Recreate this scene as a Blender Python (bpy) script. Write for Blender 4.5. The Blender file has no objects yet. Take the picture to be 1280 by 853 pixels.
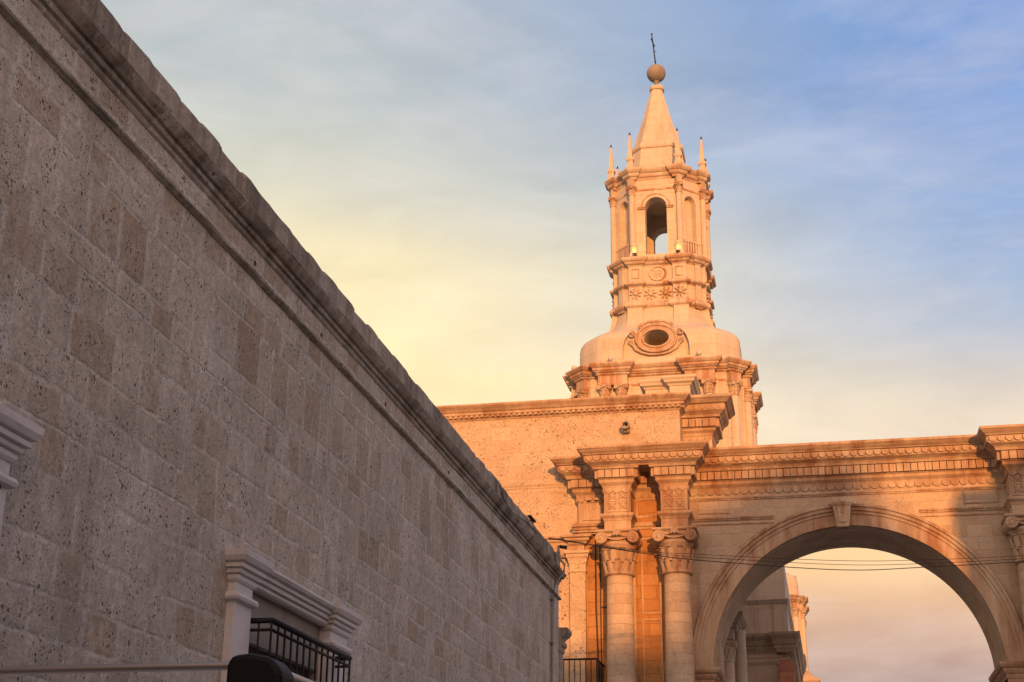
import bpy, bmesh, math, random
from mathutils import Vector, Matrix, noise
R = math.radians
PI = math.pi
C = bpy.context.scene.collection
S = bpy.context.scene
random.seed(7)

# ------------------------------------------------------------------ camera, world, sun, exposure
cd = bpy.data.cameras.new('camera'); cam = bpy.data.objects.new('camera', cd); C.objects.link(cam)
pt, yw, rl = R(20.8), R(12.15), R(0.6)
fw = Vector((-math.sin(yw)*math.cos(pt), math.cos(yw)*math.cos(pt), math.sin(pt)))
rt = Vector((math.cos(yw), math.sin(yw), 0)); up = rt.cross(fw)
r2 = rt*math.cos(rl)+up*math.sin(rl); u2 = -rt*math.sin(rl)+up*math.cos(rl)
m = Matrix((r2, u2, -fw)).transposed().to_4x4(); m.translation = Vector((0, 0, 1.6))
cam.matrix_world = m
cd.sensor_width = 36; cd.lens = 36*1821/1280; cd.clip_start = .05; cd.clip_end = 5000
S.camera = cam
S.view_settings.view_transform = 'Standard'; S.view_settings.look = 'None'
S.view_settings.exposure = 0.0; S.view_settings.gamma = 1.0; S.view_settings.use_curve_mapping = False

SUN_AZ, SUN_EL = R(15), R(7)          # azimuth to the right of straight behind the camera
sund = Vector((math.sin(SUN_AZ)*math.cos(SUN_EL), -math.cos(SUN_AZ)*math.cos(SUN_EL), math.sin(SUN_EL)))
sl = bpy.data.lights.new('sun', 'SUN'); so = bpy.data.objects.new('sun', sl); C.objects.link(so)
so.rotation_euler = sund.to_track_quat('Z', 'Y').to_euler(); so.location = (20, -20, 40)
sl.energy = 4.9; sl.angle = R(0.8); sl.color = (1.0, 0.385, 0.09)

w = bpy.data.worlds.new('World'); S.world = w; w.use_nodes = True
nt = w.node_tree; N = nt.nodes; L = nt.links
for n in list(N): N.remove(n)
def nn(t, **k):
    n = N.new(t)
    for a, b in k.items(): setattr(n, a, b)
    return n
def ramp(nd, stops):
    e = nd.color_ramp.elements
    while len(e) > 1: e.remove(e[-1])
    e[0].position = stops[0][0]; e[0].color = (*stops[0][1], 1)
    for p, c in stops[1:]:
        q = e.new(p); q.color = (*c, 1)
def s2l(r, g, b):
    f = lambda v: (v/255/12.92 if v/255 <= .04045 else ((v/255+.055)/1.055)**2.4)
    return (f(r), f(g), f(b))
out = nn('ShaderNodeOutputWorld')
sky = nn('ShaderNodeTexSky', sky_type='NISHITA', sun_disc=False)
sky.sun_elevation = SUN_EL; sky.sun_rotation = PI-SUN_AZ
tc = nn('ShaderNodeTexCoord'); sp = nn('ShaderNodeSeparateXYZ'); L.new(tc.outputs['Generated'], sp.inputs[0])
# streaky high cloud noise
mp = nn('ShaderNodeMapping'); mp.inputs['Scale'].default_value = (1.2, 1.2, 3.6); mp.inputs['Rotation'].default_value = (R(14), R(-24), 0)
L.new(tc.outputs['Generated'], mp.inputs[0])
nz = nn('ShaderNodeTexNoise'); nz.inputs['Scale'].default_value = 3.2; nz.inputs['Detail'].default_value = 7; nz.inputs['Roughness'].default_value = .62; nz.inputs['Distortion'].default_value = .35
L.new(mp.outputs[0], nz.inputs['Vector'])
nzl = nn('ShaderNodeTexNoise'); nzl.inputs['Scale'].default_value = 1.6; nzl.inputs['Detail'].default_value = 3
L.new(mp.outputs[0], nzl.inputs['Vector'])
def mth(op, a, b=None):
    n = nn('ShaderNodeMath', operation=op)
    for i, v in enumerate((a, b)):
        if v is None: continue
        if isinstance(v, (int, float)): n.inputs[i].default_value = v
        else: L.new(v, n.inputs[i])
    return n.outputs[0]
warp = mth('MULTIPLY', mth('SUBTRACT', nzl.outputs['Fac'], .5), .07)
elev = mth('ADD', sp.outputs['Z'], warp)
rampW = nn('ShaderNodeValToRGB'); L.new(elev, rampW.inputs[0])
ramp(rampW, [(0.0, s2l(120, 106, 110)), (.12, s2l(140, 120, 120)), (.165, s2l(198, 154, 128)), (.21, s2l(246, 202, 146)), (.27, s2l(255, 230, 172)), (.35, s2l(254, 232, 176)),
             (.40, s2l(240, 225, 182)), (.445, s2l(210, 208, 190)), (.50, s2l(184, 190, 190)), (.62, s2l(164, 177, 194)), (.75, s2l(128, 140, 158)), (1.0, s2l(112, 124, 146))])
rampB = nn('ShaderNodeValToRGB'); L.new(elev, rampB.inputs[0])
ramp(rampB, [(0.0, s2l(114, 102, 110)), (.12, s2l(132, 112, 120)), (.145, s2l(154, 128, 130)), (.175, s2l(208, 164, 138)), (.21, s2l(250, 204, 150)), (.265, s2l(246, 216, 176)), (.315, s2l(216, 204, 192)),
             (.36, s2l(166, 182, 206)), (.41, s2l(134, 164, 208)), (.48, s2l(110, 150, 208)), (.62, s2l(98, 140, 202)), (.75, s2l(104, 126, 160)), (1.0, s2l(92, 110, 146))])
# azimuth: yellow to the left of the street's axis, blue to the right
azr = nn('ShaderNodeMapRange'); azr.interpolation_type = 'SMOOTHSTEP'
L.new(mth('ADD', sp.outputs['X'], mth('MULTIPLY', mth('SUBTRACT', nz.outputs['Fac'], .5), .16)), azr.inputs['Value'])
azr.inputs['From Min'].default_value = -.34; azr.inputs['From Max'].default_value = .19
mx = nn('ShaderNodeMix', data_type='RGBA'); L.new(azr.outputs[0], mx.inputs[0]); L.new(rampW.outputs[0], mx.inputs[6]); L.new(rampB.outputs[0], mx.inputs[7])
# thin pale streaks
cl = nn('ShaderNodeMapRange'); L.new(nz.outputs['Fac'], cl.inputs['Value']); cl.inputs['From Min'].default_value = .42; cl.inputs['From Max'].default_value = .78; cl.inputs['To Max'].default_value = .48
mx2 = nn('ShaderNodeMix', data_type='RGBA'); L.new(cl.outputs[0], mx2.inputs[0]); L.new(mx.outputs[2], mx2.inputs[6]); mx2.inputs[7].default_value = (*s2l(240, 224, 208), 1)
# the sunset glow on the side of the sky where the sun goes down, behind the camera
dp = nn('ShaderNodeVectorMath', operation='DOT_PRODUCT'); L.new(tc.outputs['Generated'], dp.inputs[0]); dp.inputs[1].default_value = sund
gl_ = nn('ShaderNodeMapRange'); gl_.interpolation_type = 'SMOOTHSTEP'; L.new(dp.outputs['Value'], gl_.inputs['Value']); gl_.inputs['From Min'].default_value = .22; gl_.inputs['From Max'].default_value = .95
nzm = nn('ShaderNodeTexNoise'); nzm.inputs['Scale'].default_value = 7; nzm.inputs['Detail'].default_value = 5; nzm.inputs['Roughness'].default_value = .6; nzm.inputs['Distortion'].default_value = .5; L.new(mp.outputs[0], nzm.inputs['Vector'])
mmr = nn('ShaderNodeMapRange'); L.new(nzm.outputs['Fac'], mmr.inputs['Value']); mmr.inputs['From Min'].default_value = .3; mmr.inputs['From Max'].default_value = .7; mmr.inputs['To Min'].default_value = .95; mmr.inputs['To Max'].default_value = 1.10
mmc = nn('ShaderNodeVectorMath', operation='SCALE'); L.new(mx2.outputs[2], mmc.inputs[0]); L.new(mmr.outputs[0], mmc.inputs['Scale'])
mx3 = nn('ShaderNodeMix', data_type='RGBA'); L.new(gl_.outputs[0], mx3.inputs[0]); L.new(mmc.outputs[0], mx3.inputs[6]); mx3.inputs[7].default_value = (1.35, .86, .60, 1)
bgc = nn('ShaderNodeBackground'); L.new(mx3.outputs[2], bgc.inputs[0]); bgc.inputs[1].default_value = 1.15
bgs = nn('ShaderNodeBackground'); L.new(sky.outputs[0], bgs.inputs[0]); bgs.inputs[1].default_value = .05
ad = nn('ShaderNodeMixShader'); ad.inputs[0].default_value = .05
L.new(bgc.outputs[0], ad.inputs[1]); L.new(bgs.outputs[0], ad.inputs[2]); L.new(ad.outputs[0], out.inputs[0])

# ------------------------------------------------------------------ materials
def mat(name):
    mm = bpy.data.materials.new(name); mm.use_nodes = True
    t = mm.node_tree; b = t.nodes['Principled BSDF']
    return mm, t, b
def simple(name, col, rough=.6, metal=0, bump=0, bscale=30, emit=None, estr=0, var=.12):
    mm, t, b = mat(name)
    b.inputs['Roughness'].default_value = rough; b.inputs['Metallic'].default_value = metal
    tcn = t.nodes.new('ShaderNodeTexCoord')
    n1 = t.nodes.new('ShaderNodeTexNoise'); n1.inputs['Scale'].default_value = 2.7; n1.inputs['Detail'].default_value = 6
    t.links.new(tcn.outputs['Object'], n1.inputs['Vector'])
    r = t.nodes.new('ShaderNodeValToRGB'); ramp(r, [(.25, tuple(c*(1-var) for c in col)), (.75, tuple(min(1, c*(1+var)) for c in col))])
    t.links.new(n1.outputs['Fac'], r.inputs[0]); t.links.new(r.outputs[0], b.inputs['Base Color'])
    if bump:
        n2 = t.nodes.new('ShaderNodeTexNoise'); n2.inputs['Scale'].default_value = bscale; n2.inputs['Detail'].default_value = 5
        t.links.new(tcn.outputs['Object'], n2.inputs['Vector'])
        bp = t.nodes.new('ShaderNodeBump'); bp.inputs['Distance'].default_value = bump; t.links.new(n2.outputs['Fac'], bp.inputs['Height']); t.links.new(bp.outputs[0], b.inputs['Normal'])
    if emit: b.inputs['Emission Color'].default_value = (*emit, 1); b.inputs['Emission Strength'].default_value = estr
    return mm
def stone(name, stops, mortar, bw=.6, bh=.35, msize=.018, msmooth=.3, mfade=.5, warp=.03, pit=.5, pit_scale=16, pit_col=(.03, .024, .02), grime=(.55, .5), grime_col=(.2, .16, .13), bumpd=.02, var=1.0, streak=True, offs=.5, courses=0, smear=.56, mottle=0):
    mm, t, b = mat(name)
    nd = t.nodes; lk = t.links
    def new(ty, **k):
        n = nd.new(ty)
        for a, v in k.items(): setattr(n, a, v)
        return n
    def M(op, a, bb=None, c=None):
        n = new('ShaderNodeMath', operation=op)
        for i, v in enumerate((a, bb, c)):
            if v is None: continue
            if isinstance(v, (int, float)): n.inputs[i].default_value = v
            else: lk.new(v, n.inputs[i])
        return n.outputs[0]
    def MR(v, a, bb, c=0, d=1):
        n = new('ShaderNodeMapRange'); lk.new(v, n.inputs['Value'])
        for k, x in (('From Min', a), ('From Max', bb), ('To Min', c), ('To Max', d)): n.inputs[k].default_value = x
        return n.outputs[0]
    def NZ(vec, s, det=5, ro=.55):
        n = new('ShaderNodeTexNoise'); lk.new(vec, n.inputs['Vector']); n.inputs['Scale'].default_value = s; n.inputs['Detail'].default_value = det; n.inputs['Roughness'].default_value = ro
        return n
    def MIX(f, a, bb):
        n = new('ShaderNodeMix', data_type='RGBA')
        if isinstance(f, (int, float)): n.inputs[0].default_value = f
        else: lk.new(f, n.inputs[0])
        for i, v in ((6, a), (7, bb)):
            if isinstance(v, tuple): n.inputs[i].default_value = (*v, 1)
            else: lk.new(v, n.inputs[i])
        return n.outputs[2]
    tcn = new('ShaderNodeTexCoord'); uv = tcn.outputs['UV']; ob = tcn.outputs['Object']
    b.inputs['Roughness'].default_value = .92; b.inputs['Specular IOR Level'].default_value = .15
    wn = NZ(ob, 1.3, 2); wn2 = NZ(ob, 9, 3)
    v2 = new('ShaderNodeVectorMath', operation='SUBTRACT'); lk.new(wn2.outputs['Color'], v2.inputs[0]); v2.inputs[1].default_value = (.5, .5, .5)
    v3 = new('ShaderNodeVectorMath', operation='SCALE'); lk.new(v2.outputs[0], v3.inputs[0]); v3.inputs['Scale'].default_value = warp*2.4
    vs = new('ShaderNodeVectorMath', operation='SUBTRACT'); lk.new(wn.outputs['Color'], vs.inputs[0]); vs.inputs[1].default_value = (.5, .5, .5)
    vm = new('ShaderNodeVectorMath', operation='SCALE'); lk.new(vs.outputs[0], vm.inputs[0]); vm.inputs['Scale'].default_value = warp*4
    va = new('ShaderNodeVectorMath', operation='ADD'); lk.new(uv, va.inputs[0]); lk.new(vm.outputs[0], va.inputs[1])
    vb = new('ShaderNodeVectorMath', operation='ADD'); lk.new(va.outputs[0], vb.inputs[0]); lk.new(v3.outputs[0], vb.inputs[1])
    br = new('ShaderNodeTexBrick', offset=offs, squash=.72, squash_frequency=3); lk.new(vb.outputs[0], br.inputs['Vector'])
    for k, v in (('Scale', 1), ('Brick Width', bw), ('Row Height', bh), ('Mortar Size', msize), ('Mortar Smooth', msmooth), ('Bias', 0)): br.inputs[k].default_value = v
    br.inputs['Color1'].default_value = (0, 0, 0, 1); br.inputs['Color2'].default_value = (1, 1, 1, 1); br.inputs['Mortar'].default_value = (.5, .5, .5, 1)
    big = NZ(ob, .55, 4); mid = NZ(ob, 4, 6, .65); fine = NZ(ob, 38, 4, .7)
    brC, brF = br.outputs['Color'], br.outputs['Fac']
    if courses:
        sw = new('ShaderNodeSeparateXYZ'); lk.new(vb.outputs[0], sw.inputs[0]); su = new('ShaderNodeSeparateXYZ'); lk.new(uv, su.inputs[0])
        c1 = new('ShaderNodeTexNoise', noise_dimensions='1D'); lk.new(su.outputs[1], c1.inputs['W']); c1.inputs['Scale'].default_value = 1.2; c1.inputs['Detail'].default_value = 1
        rv = M('DIVIDE', M('ADD', sw.outputs[1], M('MULTIPLY', c1.outputs['Fac'], courses)), bh); row = M('FLOOR', rv); fv = M('FRACT', rv)
        c2 = new('ShaderNodeTexNoise', noise_dimensions='2D'); cv = new('ShaderNodeCombineXYZ'); lk.new(M('MULTIPLY', su.outputs[0], .8), cv.inputs[0]); lk.new(M('MULTIPLY', row, 7.31), cv.inputs[1]); lk.new(cv.outputs[0], c2.inputs['Vector']); c2.inputs['Scale'].default_value = 1; c2.inputs['Detail'].default_value = 1
        uu = M('ADD', M('DIVIDE', M('ADD', sw.outputs[0], M('MULTIPLY', c2.outputs['Fac'], .7)), bw), M('MULTIPLY', row, .377)); colI = M('FLOOR', uu); fu = M('FRACT', uu)
        dx = M('MULTIPLY', M('MINIMUM', fu, M('SUBTRACT', 1.0, fu)), bw); dy = M('MULTIPLY', M('MINIMUM', fv, M('SUBTRACT', 1.0, fv)), bh)
        ed = M('MULTIPLY', M('SUBTRACT', NZ(ob, 14, 4, .7).outputs['Fac'], .5), .05)
        jn = NZ(ob, 1.7, 3).outputs['Fac']
        jx = M('MULTIPLY', MR(M('ADD', dx, ed), .012, .05, 1, 0), MR(jn, .3, .5, .25, 1)); jy = M('MULTIPLY', MR(M('ADD', dy, ed), .006, .034, 1, 0), MR(jn, .45, .62, .9, .15))
        brF = M('MAXIMUM', jx, jy)
        wn_ = new('ShaderNodeTexWhiteNoise', noise_dimensions='2D'); cw_ = new('ShaderNodeCombineXYZ'); lk.new(colI, cw_.inputs[0]); lk.new(row, cw_.inputs[1]); lk.new(cw_.outputs[0], wn_.inputs['Vector'])
        brC = wn_.outputs['Value']
    rnd = M('ADD', M('MULTIPLY', brC, .62*var), M('ADD', M('MULTIPLY', mid.outputs['Fac'], .5), -.08+.31*(1-var)))
    rp = new('ShaderNodeValToRGB'); lk.new(rnd, rp.inputs[0]); ramp(rp, stops)
    col = rp.outputs[0]
    mo = M('MULTIPLY', brF, MR(mid.outputs['Fac'], .3, .62, mfade, 1))
    col = MIX(mo, col, mortar)
    # smeared mortar / repairs
    sm = MR(NZ(ob, .9, 5, .6).outputs['Fac'], smear, smear+.09, 0, .8)
    if mfade < .9 and pit > .3: col = MIX(sm, col, mortar)
    # fine grain
    gr = MR(fine.outputs['Fac'], .3, .7, .82, 1.16)
    if mottle: gr = M('MULTIPLY', gr, M('MULTIPLY', MR(NZ(ob, 11, 6, .75).outputs['Fac'], .32, .66, 1-mottle, 1+mottle*.7), MR(NZ(ob, 1.1, 4, .6).outputs['Fac'], .3, .7, 1-mottle*.6, 1+mottle*.5)))
    mulc = new('ShaderNodeMix', data_type='RGBA', blend_type='MULTIPLY'); mulc.inputs[0].default_value = 1; lk.new(col, mulc.inputs[6])
    cg = new('ShaderNodeCombineColor'); [lk.new(gr, cg.inputs[i]) for i in range(3)]; lk.new(cg.outputs[0], mulc.inputs[7]); col = mulc.outputs[2]
    # grime with a shape of its own
    if streak:
        mpp = new('ShaderNodeMapping'); lk.new(ob, mpp.inputs[0]); mpp.inputs['Scale'].default_value = (1.6, 1.6, .22)
        st = NZ(mpp.outputs[0], 1.5, 6, .65)
        gf = M('MULTIPLY', MR(st.outputs['Fac'], grime[0], grime[0]+.2, 0, grime[1]), MR(big.outputs['Fac'], .35, .6, .2, 1))
        col = MIX(gf, col, grime_col)
    # pits
    if pit:
        vo = new('ShaderNodeTexVoronoi'); lk.new(ob, vo.inputs['Vector']); vo.inputs['Scale'].default_value = pit_scale; vo.inputs['Randomness'].default_value = 1
        vd = M('ADD', vo.outputs['Distance'], M('MULTIPLY', M('SUBTRACT', fine.outputs['Fac'], .5), .35))
        sel = new('ShaderNodeSeparateColor'); lk.new(vo.outputs['Color'], sel.inputs[0])
        thr = M('MULTIPLY', M('POWER', sel.outputs[0], 3.0), MR(mid.outputs['Fac'], .40, .62, .0, .5*pit))
        pf = M('MULTIPLY', MR(M('SUBTRACT', thr, vd), -.03, .05, 0, 1), M('SUBTRACT', 1.0, M('MULTIPLY', mo, .8)))
        vo2 = new('ShaderNodeTexVoronoi'); lk.new(ob, vo2.inputs['Vector']); vo2.inputs['Scale'].default_value = pit_scale*2.6
        sel2 = new('ShaderNodeSeparateColor'); lk.new(vo2.outputs['Color'], sel2.inputs[0])
        pf2 = M('MULTIPLY', MR(M('SUBTRACT', M('MULTIPLY', M('POWER', sel2.outputs[1], 2.5), .5*pit), vo2.outputs['Distance']), -.04, .06, 0, .7), MR(mid.outputs['Fac'], .42, .55, 0, 1))
        pall = M('MAXIMUM', pf, pf2)
        col = MIX(M('MULTIPLY', pall, .85), col, pit_col)
        h = M('SUBTRACT', M('MULTIPLY', mid.outputs['Fac'], .5), pall)
    else:
        h = M('MULTIPLY', mid.outputs['Fac'], .5)
    lk.new(col, b.inputs['Base Color'])
    h = M('ADD', h, M('MULTIPLY', fine.outputs['Fac'], .35)); h = M('SUBTRACT', h, M('MULTIPLY', brF, .45))
    bp = new('ShaderNodeBump'); bp.inputs['Distance'].default_value = bumpd; bp.inputs['Strength'].default_value = .8; lk.new(h, bp.inputs['Height']); lk.new(bp.outputs[0], b.inputs['Normal'])
    return mm
M_ = {}
M_['house'] = stone('pitted_ashlar', [(.10, (.42, .335, .255)), (.24, (.475, .40, .33)), (.36, (.525, .465, .405)), (.8, (.575, .525, .47))], (.64, .605, .565), bw=.5, bh=.36, msize=.042, msmooth=1.0, mfade=.45, warp=.02, pit=1.1, pit_scale=29, pit_col=(.10, .075, .06), grime=(.56, .35), grime_col=(.2, .15, .125), bumpd=.03, courses=.6, smear=.55, mottle=.26)
M_['house_trim'] = stone('weathered_trim_stone', [(.2, (.33, .28, .235)), (.6, (.43, .385, .34)), (.9, (.49, .45, .41))], (.54, .51, .48), bw=.62, bh=3, msize=.03, msmooth=.6, mfade=.5, warp=.02, pit=.8, pit_scale=18, pit_col=(.05, .035, .028), grime=(.43, .8), grime_col=(.12, .095, .08), bumpd=.03, var=.35, mottle=.22)
sil = [(.15, (.42, .305, .22)), (.5, (.525, .41, .315)), (.85, (.60, .485, .39))]
M_['gate'] = stone('sillar_ashlar', sil, mortar=(.50, .43, .36), mottle=.14, bw=.62, bh=.34, msize=.012, msmooth=.5, mfade=.3, warp=.012, pit=.6, pit_scale=17, pit_col=(.10, .075, .055), grime=(.55, .5), grime_col=(.22, .165, .13), bumpd=.02, var=.7)
M_['gate_trim'] = stone('carved_sillar', sil, (.42, .35, .28), bw=.9, bh=5, msize=.01, msmooth=.5, mfade=.3, warp=.01, pit=.45, pit_scale=20, pit_col=(.13, .10, .08), grime=(.38, .8), grime_col=(.245, .105, .052), bumpd=.015, var=.6)
M_['shaft'] = stone('column_drum_stone', sil, mottle=.12, mortar=(.41, .335, .27), bw=1.1, bh=.27, msize=.007, msmooth=.4, mfade=.5, warp=.004, pit=.5, pit_scale=18, pit_col=(.12, .09, .07), grime=(.6, .4), bumpd=.02, var=.55, streak=False)
M_['ochre'] = stone('bounce_tinted_stone', [(.15, (.34, .165, .07)), (.5, (.42, .225, .10)), (.85, (.50, .30, .155))], (.30, .16, .075), bw=.6, bh=.34, msize=.012, mfade=.3, pit=.4, grime=(.55, .5), grime_col=(.3, .15, .07), var=.5)  # warm bounce light of the recesses painted into the stone colour
tw = [(.15, (.50, .42, .335)), (.5, (.57, .505, .43)), (.85, (.62, .56, .49))]
M_['tower'] = stone('pale_sillar', tw, (.47, .39, .31), bw=.7, bh=.38, msize=.008, msmooth=.5, mfade=.3, warp=.008, pit=.28, pit_scale=14, pit_col=(.22, .17, .13), grime=(.52, .5), grime_col=(.33, .245, .18), bumpd=.012, var=.45)
M_['tower_trim'] = stone('stained_sillar', tw, (.46, .38, .3), bw=.9, bh=4, msize=.008, msmooth=.5, mfade=.3, warp=.008, pit=.25, pit_scale=14, pit_col=(.2, .15, .11), grime=(.36, .85), grime_col=(.34, .155, .075), bumpd=.012, var=.4)
M_['church'] = stone('church_ashlar', [(.15, (.45, .34, .25)), (.5, (.54, .43, .335)), (.85, (.59, .49, .40))], (.56, .46, .37), bw=.6, bh=.4, msize=.014, msmooth=.6, mfade=.1, warp=.015, pit=1.15, pit_scale=15, pit_col=(.15, .085, .05), mottle=.12, grime=(.58, .4), grime_col=(.3, .2, .15), bumpd=.02, var=.6)
M_['wing'] = stone('grey_ashlar', [(.15, (.62, .53, .43)), (.5, (.70, .61, .51)), (.85, (.76, .67, .58))], (.68, .6, .51), bw=.7, bh=.42, msize=.014, mfade=.3, pit=.4, grime=(.5, .5), grime_col=(.17, .14, .12), var=.5)
M_['wing_trim'] = stone('dark_stained_stone', [(.2, (.48, .40, .31)), (.8, (.6, .51, .42))], (.2, .16, .13), bw=.9, bh=3, msize=.01, mfade=.3, pit=.3, grime=(.4, .8), grime_col=(.26, .20, .15), var=.5)
M_['redbrick'] = stone('red_brick', [(.2, (.52, .2, .13)), (.8, (.68, .32, .22))], (.42, .3, .24), bw=.3, bh=.16, msize=.02, mfade=.8, pit=0, var=1, streak=False, bumpd=.03)
M_['white'] = simple('chipped_white_paint', (.66, .635, .665), .7, bump=.006, bscale=22, var=.10)
M_['plaster'] = simple('grey_plaster', (.30, .275, .245), .9, bump=.008, bscale=10, var=.18)
M_['iron'] = simple('black_iron', (.012, .011, .012), .55, .4, bump=.002)
M_['iron_grey'] = simple('weathered_iron', (.05, .045, .045), .6, .6)
M_['dark'] = simple('dark_wood', (.03, .022, .018), .7, bump=.004)
M_['cable'] = simple('black_cable', (.015, .014, .014), .6)
M_['pipe'] = simple('grey_pipe', (.25, .22, .21), .6)
M_['alu'] = simple('brushed_aluminium', (.36, .335, .32), .36, .8, var=.05)
M_['plastic'] = simple('black_plastic', (.006, .006, .008), .55, bump=.001, bscale=300)
M_['plastic'].node_tree.nodes['Principled BSDF'].inputs['Specular IOR Level'].default_value = .2
M_['paint'] = simple('white_car_paint', (.62, .62, .63), .25, var=.02)
M_['glass'] = simple('tinted_glass', (.02, .024, .028), .08)
M_['rubber'] = simple('tyre_rubber', (.02, .02, .02), .85)
M_['red_lens'] = simple('red_lens', (.35, .015, .012), .2)
M_['clear_lens'] = simple('clear_lens', (.6, .6, .62), .15)
M_['bronze'] = simple('dark_bronze', (.05, .045, .05), .5, .7)
M_['ball'] = simple('grey_stone_ball', (.27, .25, .225), .85, bump=.01, bscale=8, var=.25)
M_['lamp'] = simple('lit_lamp', (.45, .22, .07), .5, emit=(1, .55, .16), estr=.75)
M_['housing'] = simple('grey_lamp_housing', (.55, .52, .48), .4)
M_['asphalt'] = simple('asphalt', (.05, .05, .05), .9, bump=.01, bscale=60, var=.25)
M_['paving'] = stone('stone_paving', [(.2, (.2, .18, .16)), (.8, (.3, .28, .25))], (.12, .11, .1), bw=.6, bh=.4, msize=.012, pit=.2, streak=False)
M_['render'] = simple('painted_render', (.42, .34, .25), .9, bump=.01, var=.15)
M_['render2'] = simple('ochre_render', (.45, .32, .2), .9, bump=.01, var=.15)
M_['tin'] = simple('patinated_metal', (.16, .15, .16), .5, .8)

# ------------------------------------------------------------------ mesh helpers
def auto_uv(me):
    uvl = me.uv_layers.get('UVMap') or me.uv_layers.new(name='UVMap')
    vs = me.vertices; d = uvl.data
    for p in me.polygons:
        n = p.normal
        if abs(n.z) > .85:
            for li in p.loop_indices:
                co = vs[me.loops[li].vertex_index].co; d[li].uv = (co.x, co.y)
        else:
            t = Vector((-n.y, n.x, 0)); t.normalize()
            if abs(t.x) > .6 and t.x < 0 or abs(t.x) <= .6 and t.y < 0: t = -t
            for li in p.loop_indices:
                co = vs[me.loops[li].vertex_index].co; d[li].uv = (co.dot(t), co.z)
class MB:
    def __init__(s): s.v = []; s.f = []; s.uv = {}; s.smooth = set()
    def add(s, vs, fs, smooth=False, uvs=None):
        o = len(s.v); s.v += [Vector(v) for v in vs]
        for i, f in enumerate(fs):
            if smooth: s.smooth.add(len(s.f))
            if uvs: s.uv[len(s.f)] = uvs[i]
            s.f.append([o+k for k in f])
        return s
    def box(s, x0, x1, y0, y1, z0, z1, mtx=None):
        vs = [Vector((x, y, z)) for z in (z0, z1) for y in (y0, y1) for x in (x0, x1)]
        if mtx: vs = [mtx @ v for v in vs]
        return s.add(vs, [(0, 2, 3, 1), (4, 5, 7, 6), (0, 1, 5, 4), (2, 6, 7, 3), (0, 4, 6, 2), (1, 3, 7, 5)])
    def prism(s, poly, a, b, axis='Y', mtx=None):
        n = len(poly)
        def P(p, d): return Vector((p[0], d, p[1])) if axis == 'Y' else (Vector((d, p[0], p[1])) if axis == 'X' else Vector((p[0], p[1], d)))
        vs = [P(p, a) for p in poly]+[P(p, b) for p in poly]
        if mtx: vs = [mtx @ v for v in vs]
        fs = [list(range(n)), list(range(2*n-1, n-1, -1))]+[(i, i+n, (i+1) % n+n, (i+1) % n) for i in range(n)]
        return s.add(vs, fs)
    def sweep(s, prof, path, closed=False, step=0, jit=0, z0=0, pclosed=True, sub=None):
        # prof: (outward, z) points; path: (x, y) corners, outside lies to the right of travel
        P = [Vector(p) for p in path]; n = len(P)
        def nrm(a, b): d = (b-a).normalized(); return Vector((d.y, -d.x))
        rows = []
        for i in range(n):
            ns = []
            if closed or i > 0: ns.append(nrm(P[i-1], P[i]))
            if closed or i < n-1: ns.append(nrm(P[i], P[(i+1) % n]))
            if len(ns) == 1: mv = ns[0]
            else: mv = (ns[0]+ns[1])/(1+ns[0].dot(ns[1]))
            rows.append((P[i], mv))
        if step:
            rr = []
            for i in range(len(rows) if closed else len(rows)-1):
                a, b = rows[i], rows[(i+1) % len(rows)]; k = max(1, int((b[0]-a[0]).length/step))
                for j in range(k):
                    t = j/k; rr.append((a[0].lerp(b[0], t), a[1] if j == 0 else nrm(a[0], b[0]) if (a[1]-b[1]).length < 9 else a[1]))
            if not closed: rr.append(rows[-1])
            rows = rr
        m_ = len(prof); vs = []
        for k, (p, mv) in enumerate(rows):
            for q, (o, z) in enumerate(prof):
                j = jit*noise.noise(Vector((p.x*1.7+q*3.1, p.y*1.7, z*2+q))) if jit else 0
                j2 = jit*noise.noise(Vector((p.x*2.3+q*5.7, p.y*2.3+9, z*2-q))) if jit else 0
                vs.append((p.x+mv.x*(o+j), p.y+mv.y*(o+j), z+z0+j2))
        fs = []; K = len(rows)
        for i in range(K if closed else K-1):
            a = i*m_; b = ((i+1) % K)*m_
            for q in range(m_ if pclosed else m_-1):
                fs.append((a+q, b+q, b+(q+1) % m_, a+(q+1) % m_))
        if not closed and pclosed: fs += [list(range(m_))[::-1], [(K-1)*m_+q for q in range(m_)]]
        return s.add(vs, fs)
    def loft(s, rings, cap=True, smooth=False):
        n = len(rings[0]); vs = [v for r in rings for v in r]; fs = []
        for i in range(len(rings)-1):
            for q in range(n): fs.append((i*n+q, i*n+(q+1) % n, (i+1)*n+(q+1) % n, (i+1)*n+q))
        s.add(vs, fs, smooth)
        if cap: s.add(rings[0], [list(range(n))[::-1]]); s.add(rings[-1], [list(range(n))])
        return s
    def lathe(s, prof, cx=0, cy=0, seg=24, smooth=True, mtx=None):
        vs = []; fs = []; uvs = []
        for r, z in prof:
            for k in range(seg):
                a = 2*PI*k/seg; v = Vector((cx+r*math.cos(a), cy+r*math.sin(a), z)); vs.append(mtx @ v if mtx else v)
        rm = max(r for r, z in prof)
        for i in range(len(prof)-1):
            for k in range(seg):
                fs.append((i*seg+k, i*seg+(k+1) % seg, (i+1)*seg+(k+1) % seg, (i+1)*seg+k))
                u0, u1 = k/seg*2*PI*rm, (k+1)/seg*2*PI*rm; uvs.append([(u0, prof[i][1]), (u1, prof[i][1]), (u1, prof[i+1][1]), (u0, prof[i+1][1])])
        s.add(vs, fs, smooth, uvs)
        s.add([vs[k] for k in range(seg)], [list(range(seg))[::-1]]); s.add([vs[(len(prof)-1)*seg+k] for k in range(seg)], [list(range(seg))])
        return s
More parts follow.
